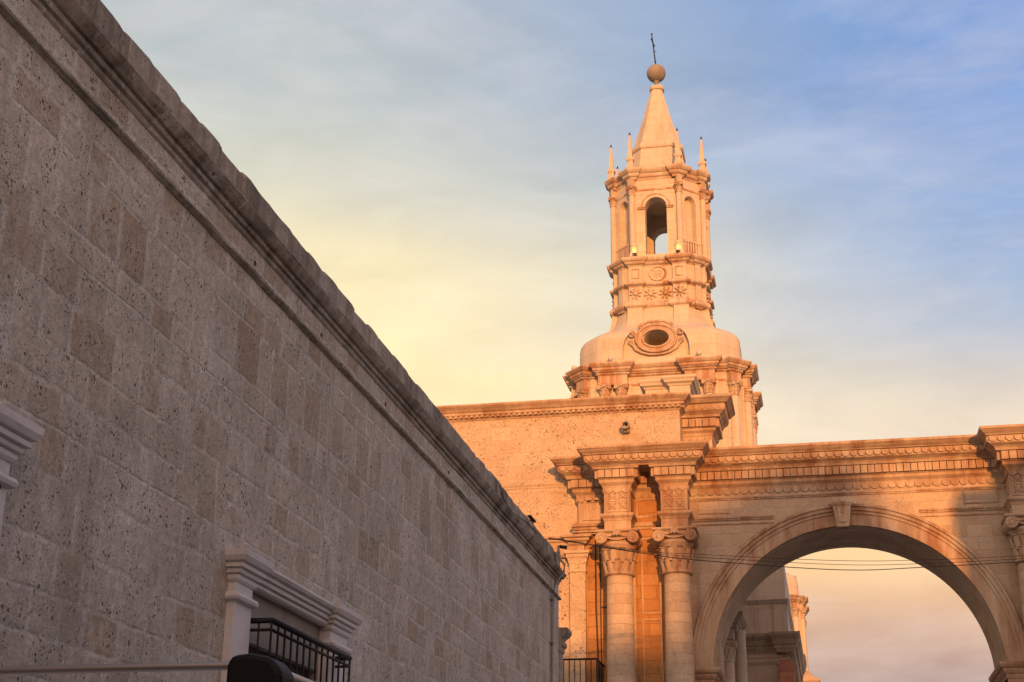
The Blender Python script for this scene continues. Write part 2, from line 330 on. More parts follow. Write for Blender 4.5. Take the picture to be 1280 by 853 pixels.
    def tube(s, pts, r, seg=8, closed=False, flat=1):
        pts = [Vector(p) for p in pts]; n = len(pts); rings = []
        for i in range(n):
            if closed: d = pts[(i+1) % n]-pts[i-1]
            else: d = pts[min(i+1, n-1)]-pts[max(i-1, 0)]
            d.normalize(); a = Vector((0, 0, 1)) if abs(d.z) < .9 else Vector((0, 1, 0))
            u = d.cross(a).normalized(); v = u.cross(d)
            rr = r[i] if isinstance(r, (list, tuple)) else r
            rings.append([pts[i]+(u*math.cos(2*PI*k/seg)+v*math.sin(2*PI*k/seg)*flat)*rr for k in range(seg)])
        if closed: rings.append(rings[0])
        return s.loft(rings, cap=not closed, smooth=True)
    def arc(s, prof, cx, cz, a0, a1, n, ybase=0):
        # prof: (radius, y) closed loop, swept around a horizontal axis
        m_ = len(prof); vs = []; fs = []; uvs = []
        for i in range(n+1):
            a = a0+(a1-a0)*i/n
            for r, y in prof: vs.append((cx+r*math.cos(a), ybase+y, cz+r*math.sin(a)))
        rm = prof[0][0]
        for i in range(n):
            for q in range(m_):
                q2 = (q+1) % m_; fs.append((i*m_+q, i*m_+q2, (i+1)*m_+q2, (i+1)*m_+q))
                t0 = (a0+(a1-a0)*i/n)*rm; t1 = (a0+(a1-a0)*(i+1)/n)*rm
                uvs.append([(prof[q][0]+prof[q][1], t0), (prof[q2][0]+prof[q2][1], t0), (prof[q2][0]+prof[q2][1], t1), (prof[q][0]+prof[q][1], t1)])
        s.add(vs, fs, False, uvs); s.add([vs[q] for q in range(m_)], [list(range(m_))[::-1]]); s.add([vs[n*m_+q] for q in range(m_)], [list(range(m_))])
        return s
    def mesh(s, name, base=Vector((0, 0, 0)), fix=True):
        me = bpy.data.meshes.new(name)
        me.from_pydata([tuple(v-base) for v in s.v], [], s.f); me.update()
        if fix:
            bm = bmesh.new(); bm.from_mesh(me); bmesh.ops.recalc_face_normals(bm, faces=bm.faces); bm.to_mesh(me); bm.free()
        auto_uv(me)
        if s.uv:
            d = me.uv_layers['UVMap'].data
            for fi, us in s.uv.items():
                p = me.polygons[fi]; orig = s.f[fi]
                for li in p.loop_indices:
                    vi = me.loops[li].vertex_index
                    if vi in orig: d[li].uv = us[orig.index(vi)]
        for i in s.smooth: me.polygons[i].use_smooth = True
        return me
    def build(s, name, mt, parent=None, bevel=0, base=None):
        wl = base if base is not None else (world_loc(parent) if parent else Vector((0, 0, 0)))
        me = s.mesh(name, wl); me.materials.append(M_[mt] if isinstance(mt, str) else mt)
        o = bpy.data.objects.new(name, me); C.objects.link(o)
        if parent: o.parent = parent
        elif base is not None: o.location = base
        if bevel:
            md = o.modifiers.new('bevel', 'BEVEL'); md.width = bevel; md.segments = 2; md.limit_method = 'ANGLE'; md.angle_limit = R(35)
        return o
def world_loc(o):
    v = Vector((0, 0, 0))
    while o: v += o.location; o = o.parent
    return v
def thing(name, label, cat, loc, group=None):
    o = bpy.data.objects.new(name, None); C.objects.link(o); o.location = loc; o.empty_display_size = .3
    return tag(o, label, cat, group)
def tag(o, label=None, cat=None, group=None, kind=None):
    for k, v in (('label', label), ('category', cat), ('group', group), ('kind', kind)):
        if v: o[k] = v
    return o
def inst(name, me, parent, loc, scale=1, rotz=0):
    o = bpy.data.objects.new(name, me); C.objects.link(o); o.parent = parent
    o.location = Vector(loc)-world_loc(parent); o.scale = (scale,)*3 if isinstance(scale, (int, float)) else scale; o.rotation_euler = (0, 0, rotz)
    return o
def cut(o, cutters):
    for c in cutters:
        me = c.mesh('cutter', world_loc(o)); co = bpy.data.objects.new('cutter', me); C.objects.link(co)
        co.location = world_loc(o)
        md = o.modifiers.new('b', 'BOOLEAN'); md.operation = 'DIFFERENCE'; md.object = co; md.solver = 'EXACT'
        bpy.context.view_layer.update()
        dg = bpy.context.evaluated_depsgraph_get(); ne = bpy.data.meshes.new_from_object(o.evaluated_get(dg))
        o.modifiers.remove(md); old = o.data; mts = [mm for mm in old.materials]; o.data = ne
        if not ne.materials: [ne.materials.append(q) for q in mts]
        bpy.data.objects.remove(co); auto_uv(o.data)
def copy_tree(o, parent=None):
    c = o.copy(); C.objects.link(c)
    if parent: c.parent = parent
    for ch in [x for x in S.objects if x.parent is o]: copy_tree(ch, c)
    return c
def rect(x0, x1, y0, y1): return [(x0, y0), (x1, y0), (x1, y1), (x0, y1)]          # CCW: outside right
def octo(r, h, cx=0, cy=0, z=None):
    p = [(-h, -r), (h, -r), (r, -h), (r, h), (h, r), (-h, r), (-r, h), (-r, -h)]
    return [(cx+a, cy+b) if z is None else Vector((cx+a, cy+b, z)) for a, b in p]
def along(path, o, closed=False):
    # offset path edges: yields (start, direction, length, normal)
    P = [Vector(p) for p in path]; n = len(P); res = []
    def nrm(a, b): d = (b-a).normalized(); return Vector((d.y, -d.x))
    off = []
    for i in range(n):
        ns = []
        if closed or i > 0: ns.append(nrm(P[i-1], P[i]))
        if closed or i < n-1: ns.append(nrm(P[i], P[(i+1) % n]))
        mv = ns[0] if len(ns) == 1 else (ns[0]+ns[1])/(1+ns[0].dot(ns[1]))
        off.append(P[i]+mv*o)
    for i in range(n if closed else n-1):
        a, b = off[i], off[(i+1) % n]; d = b-a
        if d.length > .02 and d.dot(P[(i+1) % n]-P[i]) > 0: res.append((a, d.normalized(), d.length, nrm(P[i], P[(i+1) % n])))
    return res
def dentils(mb, path, o, z0, z1, wd, gap, dep, closed=False):
    for a, d, ln, nr in along(path, o, closed):
        k = max(1, int((ln+gap)/(wd+gap))); pitch = ln/k
        for i in range(k):
            c = a+d*(pitch*(i+.5)); j = random.uniform(-.006, .006)
            mt = Matrix(((d.x, nr.x, 0, c.x), (d.y, nr.y, 0, c.y), (0, 0, 1, 0), (0, 0, 0, 1)))
            mb.box(-(pitch-gap)/2, (pitch-gap)/2, -.03, dep+j, z0+abs(j), z1, mt)
def scallops(mb, path, o, z0, z1, wd, dep, closed=False):
    for a, d, ln, nr in along(path, o, closed):
        k = max(1, round(ln/wd)); pitch = ln/k
        for i in range(k):
            c = a+d*(pitch*(i+.5)); mt = Matrix(((d.x, nr.x, 0, c.x), (d.y, nr.y, 0, c.y), (0, 0, 1, 0), (0, 0, 0, 1)))
            hw = pitch*.47; hh = z1-z0
            poly = [(hw, z1)]+[(hw*math.cos(t), z1-hh*.35-hh*.65*math.sin(t)) for t in [PI*q/6 for q in range(7)]]+[(-hw, z1)]
            mb.prism(poly, -.02, dep, 'Y', mt)
def frame(mb, x0, x1, z0, z1, y, wd=.05, dep=.03):
    mb.box(x0, x1, y-dep, y+.02, z1-wd, z1); mb.box(x0, x1, y-dep, y+.02, z0, z0+wd)
    mb.box(x0, x0+wd, y-dep, y+.02, z0+wd, z1-wd); mb.box(x1-wd, x1, y-dep, y+.02, z0+wd, z1-wd)

# ------------------------------------------------------------------ the ground
def sheet(name, poly, z, mt):
    o = MB().add([(x, y, z) for x, y in poly], [list(range(len(poly)))]).build(name, mt); return tag(o, kind='structure')
sheet('ground', rect(-900, 900, -900, 900), -.02, 'paving')
sheet('street', rect(-3.9, 6.2, -60, 33), .0, 'paving')
tag(MB().box(-5.5, -3.9, -60, 31, -.01, .13).build('pavement', 'paving', bevel=.01), kind='structure')
tag(MB().box(-10, 14, 33, 39.4, -.01, .13).build('church_pavement', 'paving', bevel=.01), kind='structure')

# ------------------------------------------------------------------ left stone building
WX = -5.5; YE = 30.55
hb = thing('stone_building', 'long dark pitted ashlar building with parapet running down the left side of the street', 'building', (WX-4, 15, 0))
wl = MB().box(WX-9, WX, -22, YE, 0, 7.9).build('wall', 'house', hb)
hpath = [(WX, -22), (WX, YE), (WX-9, YE)]
hpath = [(WX-9, YE), (WX, YE), (WX, -22)][::-1]
# outside must be right of travel: along +Y the right side is +X
MB().sweep([(-.1, 7.47), (.012, 7.475), (.05, 7.50), (.055, 7.525), (.02, 7.55), (-.1, 7.55)], hpath, step=.22, jit=.016).build('string_course', 'house_trim', hb)
MB().sweep([(-.1, 7.80), (.006, 7.805), (.02, 7.825), (.024, 7.862), (.012, 7.868), (.045, 7.874), (.052, 7.882), (.056, 7.925), (.045, 7.931), (.085, 7.937), (.10, 7.952), (.125, 7.985), (.145, 8.02), (.15, 8.028), (.15, 8.042), (.02, 8.06), (-.1, 8.06)], hpath, step=.25, jit=.007).build('cornice', 'house_trim', hb)
pm = MB(); y = -22.0
while y < YE-.1:
    ln = min(random.uniform(.42, .85), YE-y); h = 8.46+random.uniform(-.025, .02); n = 6
    t_ = random.uniform(-.012, .012); xo = random.uniform(-.012, .012)
    rows = []
    for i in range(n+1):
        u = i/n; yy = y+.006+(ln-.012)*u; e = .02*(1-min(1, min(u, 1-u)*7))+.018*noise.noise(Vector((yy*2.2, 1, 5)))
        hh = h-e+t_*(u-.5); e2 = .02*noise.noise(Vector((yy*3, 8, 2)))
        rows.append([Vector((WX+.03+xo, yy, 7.98)), Vector((WX+.03+xo+e2, yy, 8.25)), Vector((WX+.03+xo+e2*.6, yy, hh-.05)), Vector((WX-.01+xo, yy, hh)), Vector((WX-.45, yy, hh)), Vector((WX-.45, yy, 7.98))])
    pm.loft(rows); y += ln
for k in range(14):
    x = WX-.46-k*.6; pm.box(x-.59, x, YE-.45, YE-.01+random.uniform(0, .02), 7.98, 8.45+random.uniform(-.02, .02))
pm.box(WX-9, WX-.46, -22, YE-.46, 7.9, 8.0)
pm.build('parapet', 'house_trim', hb)
cp = MB(); cp.box(-5.9, -5.48, YE+.002, YE+.42, 0, 6.42)
cp.sweep([(-.05, 6.38), (.0, 6.38), (.03, 6.42), (.03, 6.5), (.07, 6.54), (.07, 6.62), (.03, 6.64), (.06, 6.7), (.12, 6.76), (.16, 6.82), (.16, 6.9), (-.05, 6.9)], [(-5.48, YE+.002), (-5.48, YE+.42), (-5.9, YE+.42)])
cp.build('corner_pilaster', 'house_trim', hb)
pp = MB(); pp.tube([(-5.40, 29.95, 8.5), (-5.36, 29.95, 8.22), (-5.26, 29.93, 8.12), (-5.27, 29.9, 7.95), (-5.42, 29.75, 7.7), (-5.455, 29.6, 7.4), (-5.46, 29.55, 6), (-5.46, 29.5, .2)], .026)
for z in (2, 3.5, 5, 6.4, 7.3): pp.box(-5.5, -5.425, 29.47, 29.63, z, z+.04)
pp.build('drain_pipe', 'pipe', hb)
# scattered putlog holes on the frieze
for yy in (12.9, 15.0, 17.6, 21.0): MB().lathe([(.028, 0), (.028, .02)], seg=10, mtx=Matrix.Translation((WX-.012, yy, 7.66)) @ Matrix.Rotation(PI/2, 4, 'Y')).build('putlog_hole', 'dark', hb)
# window surround, its recess and railing
def window(dy, lab):
    sr = MB()
    wm = MB()
    b = lambda mb, x0, x1, y0, y1, z0, z1: mb.box(WX+x0, WX+x1, dy+y0, dy+y1, z0, z1)
    def pil(y0, y1):
        mb = MB(); b(mb, -.05, .08, y0, y1, .14, 4.40)
        P = [(WX, dy+y0), (WX+.08, dy+y0), (WX+.08, dy+y1), (WX, dy+y1)]
        mb.sweep([(-.04, 4.16), (.012, 4.165), (.045, 4.18), (.055, 4.21), (.04, 4.24), (.01, 4.255), (-.04, 4.26)], P)
        mb.sweep([(-.04, 4.35), (.012, 4.35), (.03, 4.375), (.03, 4.412), (.016, 4.418), (.055, 4.426), (.062, 4.46), (.048, 4.466), (.09, 4.474), (.092, 4.512), (.076, 4.518), (.115, 4.53), (.14, 4.575), (.145, 4.63), (-.04, 4.645)], P)
        return mb
    o = MB(); P0, P1, P2, P3 = 12.87, 13.30, 15.66, 16.27
    b(o, -.06, .03, P1, P2, 4.41, 4.60)
    o.sweep([(-.04, 4.39), (.02, 4.392), (.045, 4.41), (.047, 4.442), (.03, 4.448), (.075, 4.456), (.08, 4.492), (.062, 4.498), (.105, 4.506), (.112, 4.538), (.096, 4.544), (.14, 4.556), (.16, 4.585), (.16, 4.612), (-.04, 4.62)], [(WX+.01, dy+P1-.02), (WX+.01, dy+P2+.02)], step=.2, jit=.005)
    f = o.build('window_surround', 'white', hb)
    q = pil(P0, P1).build('pilaster', 'white', f, bevel=.004); q = pil(P2, P3).build('pilaster', 'white', f, bevel=.004)
    return P0, P1, P2, P3
cuts = []
for dy in (0, -7.5):
    c_ = MB(); c_.box(WX-.06, WX+.5, 13.28+dy, 15.68+dy, 1.2, 4.42); cuts.append(c_)
    c2 = MB(); c2.box(WX-.7, WX+.5, 13.55+dy, 15.63+dy, 1.25, 3.9); cuts.append(c2)
cut(wl, cuts)
for dy in (0, -7.5):
    window(dy, '')
    a = MB().box(WX-.055, WX-.05, 13.29+dy, 15.67+dy, 3.9, 4.42).build('plaster_panel', 'plaster', hb)
    sh = MB(); sh.box(WX-.2, WX-.13, 13.5+dy, 15.7+dy, 1.2, 3.95)
    for k in range(5): sh.box(WX-.13, WX-.11, 13.6+dy+k*.41, 13.95+dy+k*.41, 1.35, 3.8)
    sh.build('shutter', 'dark', hb)
    rm = MB(); x1 = WX+.25
    for z in (4.07, 3.98): rm.tube([(WX, 13.42+dy, z), (x1, 13.42+dy, z), (x1, 15.88+dy, z), (WX, 15.88+dy, z)], .03 if z > 4 else .017, 6)
    rm.tube([(WX, 13.42+dy, 1.45), (x1, 13.42+dy, 1.45), (x1, 15.88+dy, 1.45), (WX, 15.88+dy, 1.45)], .02, 6)
    for k in range(14):
        yy = 13.42+dy+2.46*k/13; rm.tube([(x1, yy, 1.40), (x1, yy, 4.07)], .0125, 6)
    for yy in (13.42, 15.88): rm.tube([(WX+.12, yy+dy, 1.40), (WX+.12, yy+dy, 4.07)], .0095, 6)
    rm.box(WX-.05, x1+.03, 13.36+dy, 15.94+dy, 1.3, 1.4)
    rm.build('window_railing', 'iron', hb)

# ------------------------------------------------------------------ capital and shaft meshes shared by many columns
def capital_mesh():
    mb = MB(); mb.lathe([(.36, -.02), (.41, -.01), (.425, .03), (.41, .07), (.37, .08), (.365, .15), (.375, .45), (.41, .65), (.46, .78), (.49, .82), (.49, .86), (.44, .88), (.41, .90), (.41, 1.12)], seg=28)
    def leaf(a, z0, h, w, r0, curl, n=6):
        rows = []
        for i in range(n+1):
            t = i/n; z = z0+h*min(1, t*1.12)-max(0, t-.82)*h*.9; r = r0+curl*(t**3)+.03*math.sin(t*PI)
            ww = w*(1-.35*t*t)*(1+.10*math.cos(i*PI))
            rows.append((z, r, ww))
        vs = []; fs = []
        for z, r, ww in rows:
            for k, (s_, dr) in enumerate(((-1, -.02), (-.55, .015), (0, .035), (.55, .015), (1, -.02))):
                an = a+s_*ww/r; vs.append(((r+dr)*math.cos(an), (r+dr)*math.sin(an), z))
        m5 = 5
        for i in range(n):
            for k in range(4): fs.append((i*m5+k, i*m5+k+1, (i+1)*m5+k+1, (i+1)*m5+k))
        mb.add(vs, fs, True)
    for k in range(10): leaf(2*PI*k/10-PI/2, .07, .36, .115, .375, .09)
    for k in range(10): leaf(2*PI*(k+.5)/10-PI/2, .32, .42, .12, .40, .13)
    # volutes
    for q in range(4):
        rot = Matrix.Rotation(q*PI/2, 4, 'Z')
        for sx in (-1, 1):
            c = Vector((sx*.43, -.47, .98))
            M1 = rot @ Matrix.Translation(c) @ Matrix.Rotation(PI/2, 4, 'X')
            if q % 2 == 0:
                mb.lathe([(.17, -.42), (.15, -.2), (.165, -.02), (.165, .02), (.15, .03)], seg=18, mtx=M1)
            pts = []
            for i in range(34):
                t = i/33*4.4*PI; rr = .158*(1-i/33*.86); pts.append(rot @ Vector((c.x+sx*rr*math.sin(t)*-1, -.50 if q % 2 == 0 else -.46, c.z+rr*math.cos(t))))
            mb.tube(pts, .02, 5)
        mb.box(-.43, .43, -.44, -.36, 1.02, 1.13, rot)                 # band between the scrolls
        mb.tube([rot @ Vector((x, -.44, 1.0-.07*math.cos(x/.3*PI/2))) for x in [-.3+.06*i for i in range(11)]], .028, 6)
        for k in range(5):                                              # central rosette
            a = PI*k/4; mb.lathe([(.03, 0), (.05, .03), (.03, .06)], seg=8, mtx=rot @ Matrix.Translation((.09*math.cos(a), -.47, 1.06+.09*math.sin(a))) @ Matrix.Rotation(PI/2, 4, 'X'))
        mb.lathe([(.06, 0), (.06, .05), (.03, .08)], seg=10, mtx=rot @ Matrix.Translation((0, -.47, 1.07)) @ Matrix.Rotation(PI/2, 4, 'X'))
        mb.lathe([(.035, 0), (.02, .03)], seg=10, mtx=rot @ Matrix.Translation((.43, -.485, .98)) @ Matrix.Rotation(PI/2, 4, 'X'))
        mb.lathe([(.035, 0), (.02, .03)], seg=10, mtx=rot @ Matrix.Translation((-.43, -.485, .98)) @ Matrix.Rotation(PI/2, 4, 'X'))
    mb.sweep([(-.1, 1.13), (.0, 1.13), (.03, 1.16), (.03, 1.20), (-.1, 1.22)], rect(-.56, .56, -.5, .5), True); mb.box(-.5, .5, -.45, .45, 1.1, 1.215)
    return mb.mesh('capital')
CAP = capital_mesh(); CAP.materials.append(M_['gate_trim'])
CAPT = CAP.copy(); CAPT.materials.clear(); CAPT.materials.append(M_['tower_trim'])

# ------------------------------------------------------------------ the gateway
YW = 39.5; AX, AZ, AR = .78, 7.27, 3.71; YB = 42.2
gw = thing('gateway_arch', 'broad round stone arch with keystone between pairs of columns under a heavy dentilled cornice', 'arch', (AX, 40.5, 0))
XL, XR = -5.6, 2*AX+5.6
arcp = [(AX+AR*math.cos(t), AZ+AR*math.sin(t)) for t in [PI*i/64 for i in range(65)]]
poly = [(XL, 0), (XL, 12.6), (XR, 12.6), (XR, 0), (AX+AR, 0)]+arcp+[(AX-AR, 0)]
gm = MB()
# front, back and reveal built as strips so that the face stays clean
def arch_wall(mb, y0, y1):
    pts = arcp; n = len(pts)
    for y in (y0, y1):
        vs = []; fs = []
        for i, (x, z) in enumerate(pts): vs += [(x, y, z), (x, y, 12.6)]
        for i in range(n-1): fs.append((2*i, 2*i+1, 2*i+3, 2*i+2))
        mb.add(vs, fs)
        for xa, xb in ((AX+AR, XR), (XL, AX-AR)): mb.add([(xa, y, 0), (xb, y, 0), (xb, y, 12.6), (xa, y, 12.6)], [(0, 1, 2, 3)])
    vs = []; fs = []
    for x, z in [(AX+AR, 0)]+pts+[(AX-AR, 0)]: vs += [(x, y0, z), (x, y1, z)]
    for i in range(len(vs)//2-1): fs.append((2*i, 2*i+1, 2*i+3, 2*i+2))
    mb.add(vs, fs)
    mb.add([(XL, y0, 0), (XL, y1, 0), (XL, y1, 12.6), (XL, y0, 12.6)], [(0, 1, 2, 3)]); mb.add([(XR, y0, 0), (XR, y1, 0), (XR, y1, 12.6), (XR, y0, 12.6)], [(0, 1, 2, 3)])
    mb.add([(XL, y0, 12.6), (XR, y0, 12.6), (XR, y1, 12.6), (XL, y1, 12.6)], [(0, 1, 2, 3)])
arch_wall(gm, YW, YB)
gwall = gm.build('wall', 'gate', gw)
# archivolt with mouldings
am = MB(); Rr = AR
am.arc([(Rr-.002, .1), (Rr-.002, -.06), (Rr+.30, -.06), (Rr+.31, -.09), (Rr+.38, -.09), (Rr+.40, -.13), (Rr+.48, -.14), (Rr+.50, -.18), (Rr+.56, -.18), (Rr+.585, -.13), (Rr+.60, -.03), (Rr+.60, .1)], AX, AZ, 0, PI, 72, YW)
am.build('archivolt', 'gate_trim', gw)
km = MB(); km.prism([(AX-.1-.16, 10.90), (AX-.1+.16, 10.90), (AX-.1+.25, 11.52), (AX-.1-.25, 11.52)], YW-.26, YW+.1)
km.sweep([(-.03, 11.46), (.0, 11.46), (.03, 11.5), (.05, 11.55), (.05, 11.6), (-.03, 11.62)], rect(AX-.36, AX+.16, YW-.25, YW+.1), True); km.box(AX-.35, AX+.15, YW-.24, YW+.1, 11.45, 11.61)
km.lathe([(.06, 0), (.055, .03), (.02, .05)], seg=12, mtx=Matrix.Translation((AX-.1, YW-.25, 11.3)) @ Matrix.Rotation(PI/2, 4, 'X'))
km.prism([(AX-.1-.1, 11.02), (AX-.1+.1, 11.02), (AX-.1+.14, 11.4), (AX-.1-.14, 11.4)], YW-.285, YW-.2)
km.build('keystone', 'gate_trim', gw, bevel=.012)
for sx in (-1, 1):
    x0, x1 = (AX-AR-.62, AX-AR) if sx < 0 else (AX+AR, AX+AR+.62)
    im = MB(); P = rect(x0, x1, YW-.06, YB+.02)
    im.sweep([(-.1, 6.86), (.015, 6.86), (.03, 6.93), (.02, 6.95), (.06, 7.0), (.09, 7.06), (.09, 7.10), (.14, 7.14), (.17, 7.20), (.17, 7.262), (-.1, 7.265)], P, True)
    im.box(x0, x1, YW-.06, YB+.02, 0, 6.88); im.box(x0+.02, x1-.02, YW-.05, YB, 6.88, 7.26)
    im.build('impost', 'gate_trim', gw)
def mir(p): return [(2*AX-x, y) for x, y in p][::-1]
half_lo = [(-6.6, 40.6), (-6.6, 39.65), (-5.70, 39.65), (-5.70, 38.75), (-4.97, 38.75), (-4.97, YW), (-4.14, YW), (-4.14, 38.75), (-3.41, 38.75), (-3.41, YW)]
half_hi = [(-6.6, 40.6), (-6.6, 39.65), (-5.70, 39.65), (-5.70, 38.75), (-3.41, 38.75), (-3.41, YW)]
plo, phi = half_lo+mir(half_lo), half_hi+mir(half_hi)
em = MB()
em.sweep([(-.12, 12.08), (.02, 12.10), (.04, 12.17), (.09, 12.22), (.12, 12.25), (.12, 12.33), (.15, 12.345), (.15, 12.59), (.26, 12.60), (.28, 12.645), (.28, 12.66), (-.12, 12.66)], plo)
em.sweep([(-.3, 12.661), (.29, 12.661), (.31, 12.69), (.36, 12.72), (.42, 12.75), (.44, 12.765), (.44, 12.945), (.50, 12.955), (.52, 12.985), (.57, 13.02), (.62, 13.07), (.655, 13.10), (.655, 13.165), (.5, 13.18), (-.3, 13.19)], phi, step=.35, jit=.010)
dentils(em, plo, .15, 12.365, 12.585, .165, .022, .085)
scallops(em, phi, .44, 12.785, 12.935, .21, .05)
scallops(em, plo, .0, 11.97, 12.10, .23, .04)
# core that carries the cornice, closed on top
em.box(-6.4, 2*AX+6.4, 39.9, 42.1, 12.5, 13.12)
em.box(-5.6, -3.5, 38.85, 40, 12.66, 13.12); em.box(2*AX+3.5, 2*AX+5.6, 38.85, 40, 12.66, 13.12)
em.sweep([(-.1, 12.5), (.3, 12.6), (.4, 12.9), (.55, 13.05), (.55, 13.16), (-.1, 13.18)], [(XR, YB-.1), (XL, YB-.1)])
em.build('entablature', 'gate_trim', gw)
sm_ = MB()
for sx in (-1, 1):
    X = lambda v: v if sx < 0 else 2*AX-v
    def bx(a, b_, *r): sm_.box(min(X(a), X(b_)), max(X(a), X(b_)), *r)
    def fr(a, b_, z0, z1, y, **k): frame(sm_, min(X(a), X(b_)), max(X(a), X(b_)), z0, z1, y, **k)
    bx(-6.57, -5.0, 39.65, 40.5, 11.06, 12.6)
    bx(-6.57, -5.72, 39.87, 40.5, 0, 11.1)
    bx(-6.72, -5.6, 39.57, 39.7, 11.1, 11.16); bx(-6.69, -5.6, 39.52, 39.7, 11.16, 11.24); bx(-6.74, -5.6, 39.46, 39.7, 11.24, 11.33)
    fr(-6.42, -5.72, 11.45, 12.02, 39.65, wd=.06, dep=.04)
    fr(-4.92, -4.2, 11.42, 11.98, YW, wd=.06, dep=.03)
    bx(-4.97, -4.14, YW-.05, YW+.05, 11.1, 11.17); bx(-4.97, -4.14, YW-.09, YW+.05, 11.17, 11.28)
    fr(-4.80, -4.26, 8.75, 10.85, YW, wd=.045, dep=.035); fr(-4.80, -4.26, 5.5, 8.62, YW, wd=.045, dep=.035)
    # strings on the arch wall
    x0, x1 = sorted((X(-3.3), X(-1.15)))
    sm_.box(x0, x1, YW-.035, YW+.05, 11.255, 11.30); sm_.box(x0, x1, YW-.06, YW+.05, 11.30, 11.345); sm_.box(x0, x1, YW-.03, YW+.05, 11.14, 11.17)
    fr(-3.2, -2.3, 11.45, 11.9, YW, wd=.04, dep=.02)
sm_.box(-3.4, 2*AX+3.4, YW-.05, YW+.05, 11.86, 11.90); sm_.box(-3.4, 2*AX+3.4, YW-.028, YW+.05, 11.82, 11.86)
sm_.build('panel_moulding', 'gate_trim', gw)
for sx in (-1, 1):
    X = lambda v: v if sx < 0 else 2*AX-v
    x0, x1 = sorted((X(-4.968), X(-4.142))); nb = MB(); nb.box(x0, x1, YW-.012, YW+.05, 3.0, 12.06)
    x0, x1 = sorted((X(-6.36), X(-5.72))); nb.box(x0, x1, 39.85, 39.95, 3.0, 11.05); nb.build('niche_bounce_slab', 'ochre', gw)  # thin slabs over the recess walls, carrying the painted orange bounce light
def gate_column(cx):
    cy = 39.02
    prof = [(.42, 0), (.42, .3), (.52, .32), (.54, .45), (.5, .55), (.44, .6), (.46, .7), (.41, .78)]+[(.405-.052*max(0, (z-2.5)/7.2)**1.6, z) for z in [.8+.55*i for i in range(17)]]+[(.352, 9.68)]
    sh = MB(); sh.lathe(prof, cx, cy, 40); s = sh.build('column', 'shaft', gw)
    inst('capital', CAP, s, (cx, cy, 9.70))
    pd = MB(); h = .365; y0 = 38.75
    pd.box(cx-h, cx+h, y0, YW+.05, 10.9, 12.35)
    pd.sweep([(-.05, 11.2), (.015, 11.2), (.03, 11.25), (.06, 11.28), (.10, 11.32), (.10, 11.38), (.02, 11.4), (-.05, 11.4)], [(cx-h, YW), (cx-h, y0), (cx+h, y0), (cx+h, YW)])
    frame(pd, cx-.31, cx+.31, 11.44, 12.05, y0, wd=.035, dep=.025); pd.box(cx-.02, cx+.02, y0-.024, y0+.02, 11.475, 12.015); pd.box(cx-.275, cx-.02, y0-.022, y0+.02, 11.735, 11.765); pd.box(cx+.02, cx+.275, y0-.022, y0+.02, 11.735, 11.765)
    for sx in (-1, 1):
        for zc in (11.61, 11.89):
            for k in range(4):
                a = k*PI/4; pd.tube([(cx+sx*.148+.1*math.cos(a), y0-.004, zc+.1*math.sin(a)), (cx+sx*.148, y0-.02, zc), (cx+sx*.148-.1*math.cos(a), y0-.004, zc-.1*math.sin(a))], [.012, .022, .012], 5)
            for ex, ez in ((-1, -1), (1, -1), (-1, 1), (1, 1)): pd.lathe([(.035, 0), (.03, .02), (.01, .03)], seg=8, mtx=Matrix.Translation((cx+sx*.148+ex*.075, y0, zc+ez*.07)) @ Matrix.Rotation(PI/2, 4, 'X'))
    pd.build('pedestal', 'gate_trim', s)
for cx in (-5.335, -3.775): gate_column(cx); gate_column(2*AX-cx)

# ------------------------------------------------------------------ the church behind: nave wall
ch = thing('church_building', 'tall pitted church wall with dentilled cornice and a stone waterspout left of the columns', 'church', (-8, 42, 0))
YC = 39.92
cw = MB(); cw.box(-22, -3.66, YC, 46, 0, 14.70); cw.box(-3.7, -2.82, 40.78, 42.1, 0, 14.9)
cw.box(-22, -3.66, YC-.03, YC+.1, 0, 10.0)
cw.build('wall', 'church', ch)
cc = MB(); P = [(-22, YC), (-3.66, YC), (-3.66, 40.78)]
cc.sweep([(-.2, 14.78), (.02, 14.79), (.04, 14.83), (.09, 14.86), (.09, 14.90), (.16, 14.93), (.16, 15.0), (.2, 15.02), (.24, 15.07), (.31, 15.13), (.33, 15.16), (.33, 15.21), (-.2, 15.24)], P, step=.5, jit=.006)
dentils(cc, P, .07, 14.85, 14.918, .085, .075, .085)
cc.box(-22, -3.8, YC+.1, 45.9, 14.8, 15.2)
cc.v = [v-Vector((0, 0, .13)) for v in cc.v]; cc.build('cornice', 'gate_trim', ch)
c2 = MB(); P = [(-3.66, 40.78), (-2.82, 40.78), (-2.82, 42.0)]
c2.sweep([(-.2, 14.2), (.02, 14.22), (.04, 14.3), (.12, 14.36), (.12, 14.42), (.15, 14.44), (.15, 14.70), (.26, 14.72), (.28, 14.78), (.36, 14.84), (.42, 14.88), (.42, 15.06), (.5, 15.08), (.58, 15.16), (.64, 15.20), (.64, 15.28), (-.2, 15.32)], P)
dentils(c2, P, .15, 14.45, 14.69, .165, .022, .085); scallops(c2, P, .42, 14.9, 15.04, .19, .02); scallops(c2, P, 0, 14.08, 14.2, .2, .02)
c2.box(-3.6, -2.9, 40.9, 42.0, 14.7, 15.27)
c2.v = [v-Vector((0, 0, .12)) for v in c2.v]
c2.build('corner_entablature', 'gate_trim', ch)
st = MB(); st.sweep([(-.05, 12.60), (.015, 12.62), (.03, 12.68), (.055, 12.72), (.055, 12.80), (.02, 12.83), (-.05, 12.83)], [(-22, YC), (-5.7, YC)]); st.v = [v-Vector((0, 0, .1)) for v in st.v]; st.build('string_course', 'church', ch)
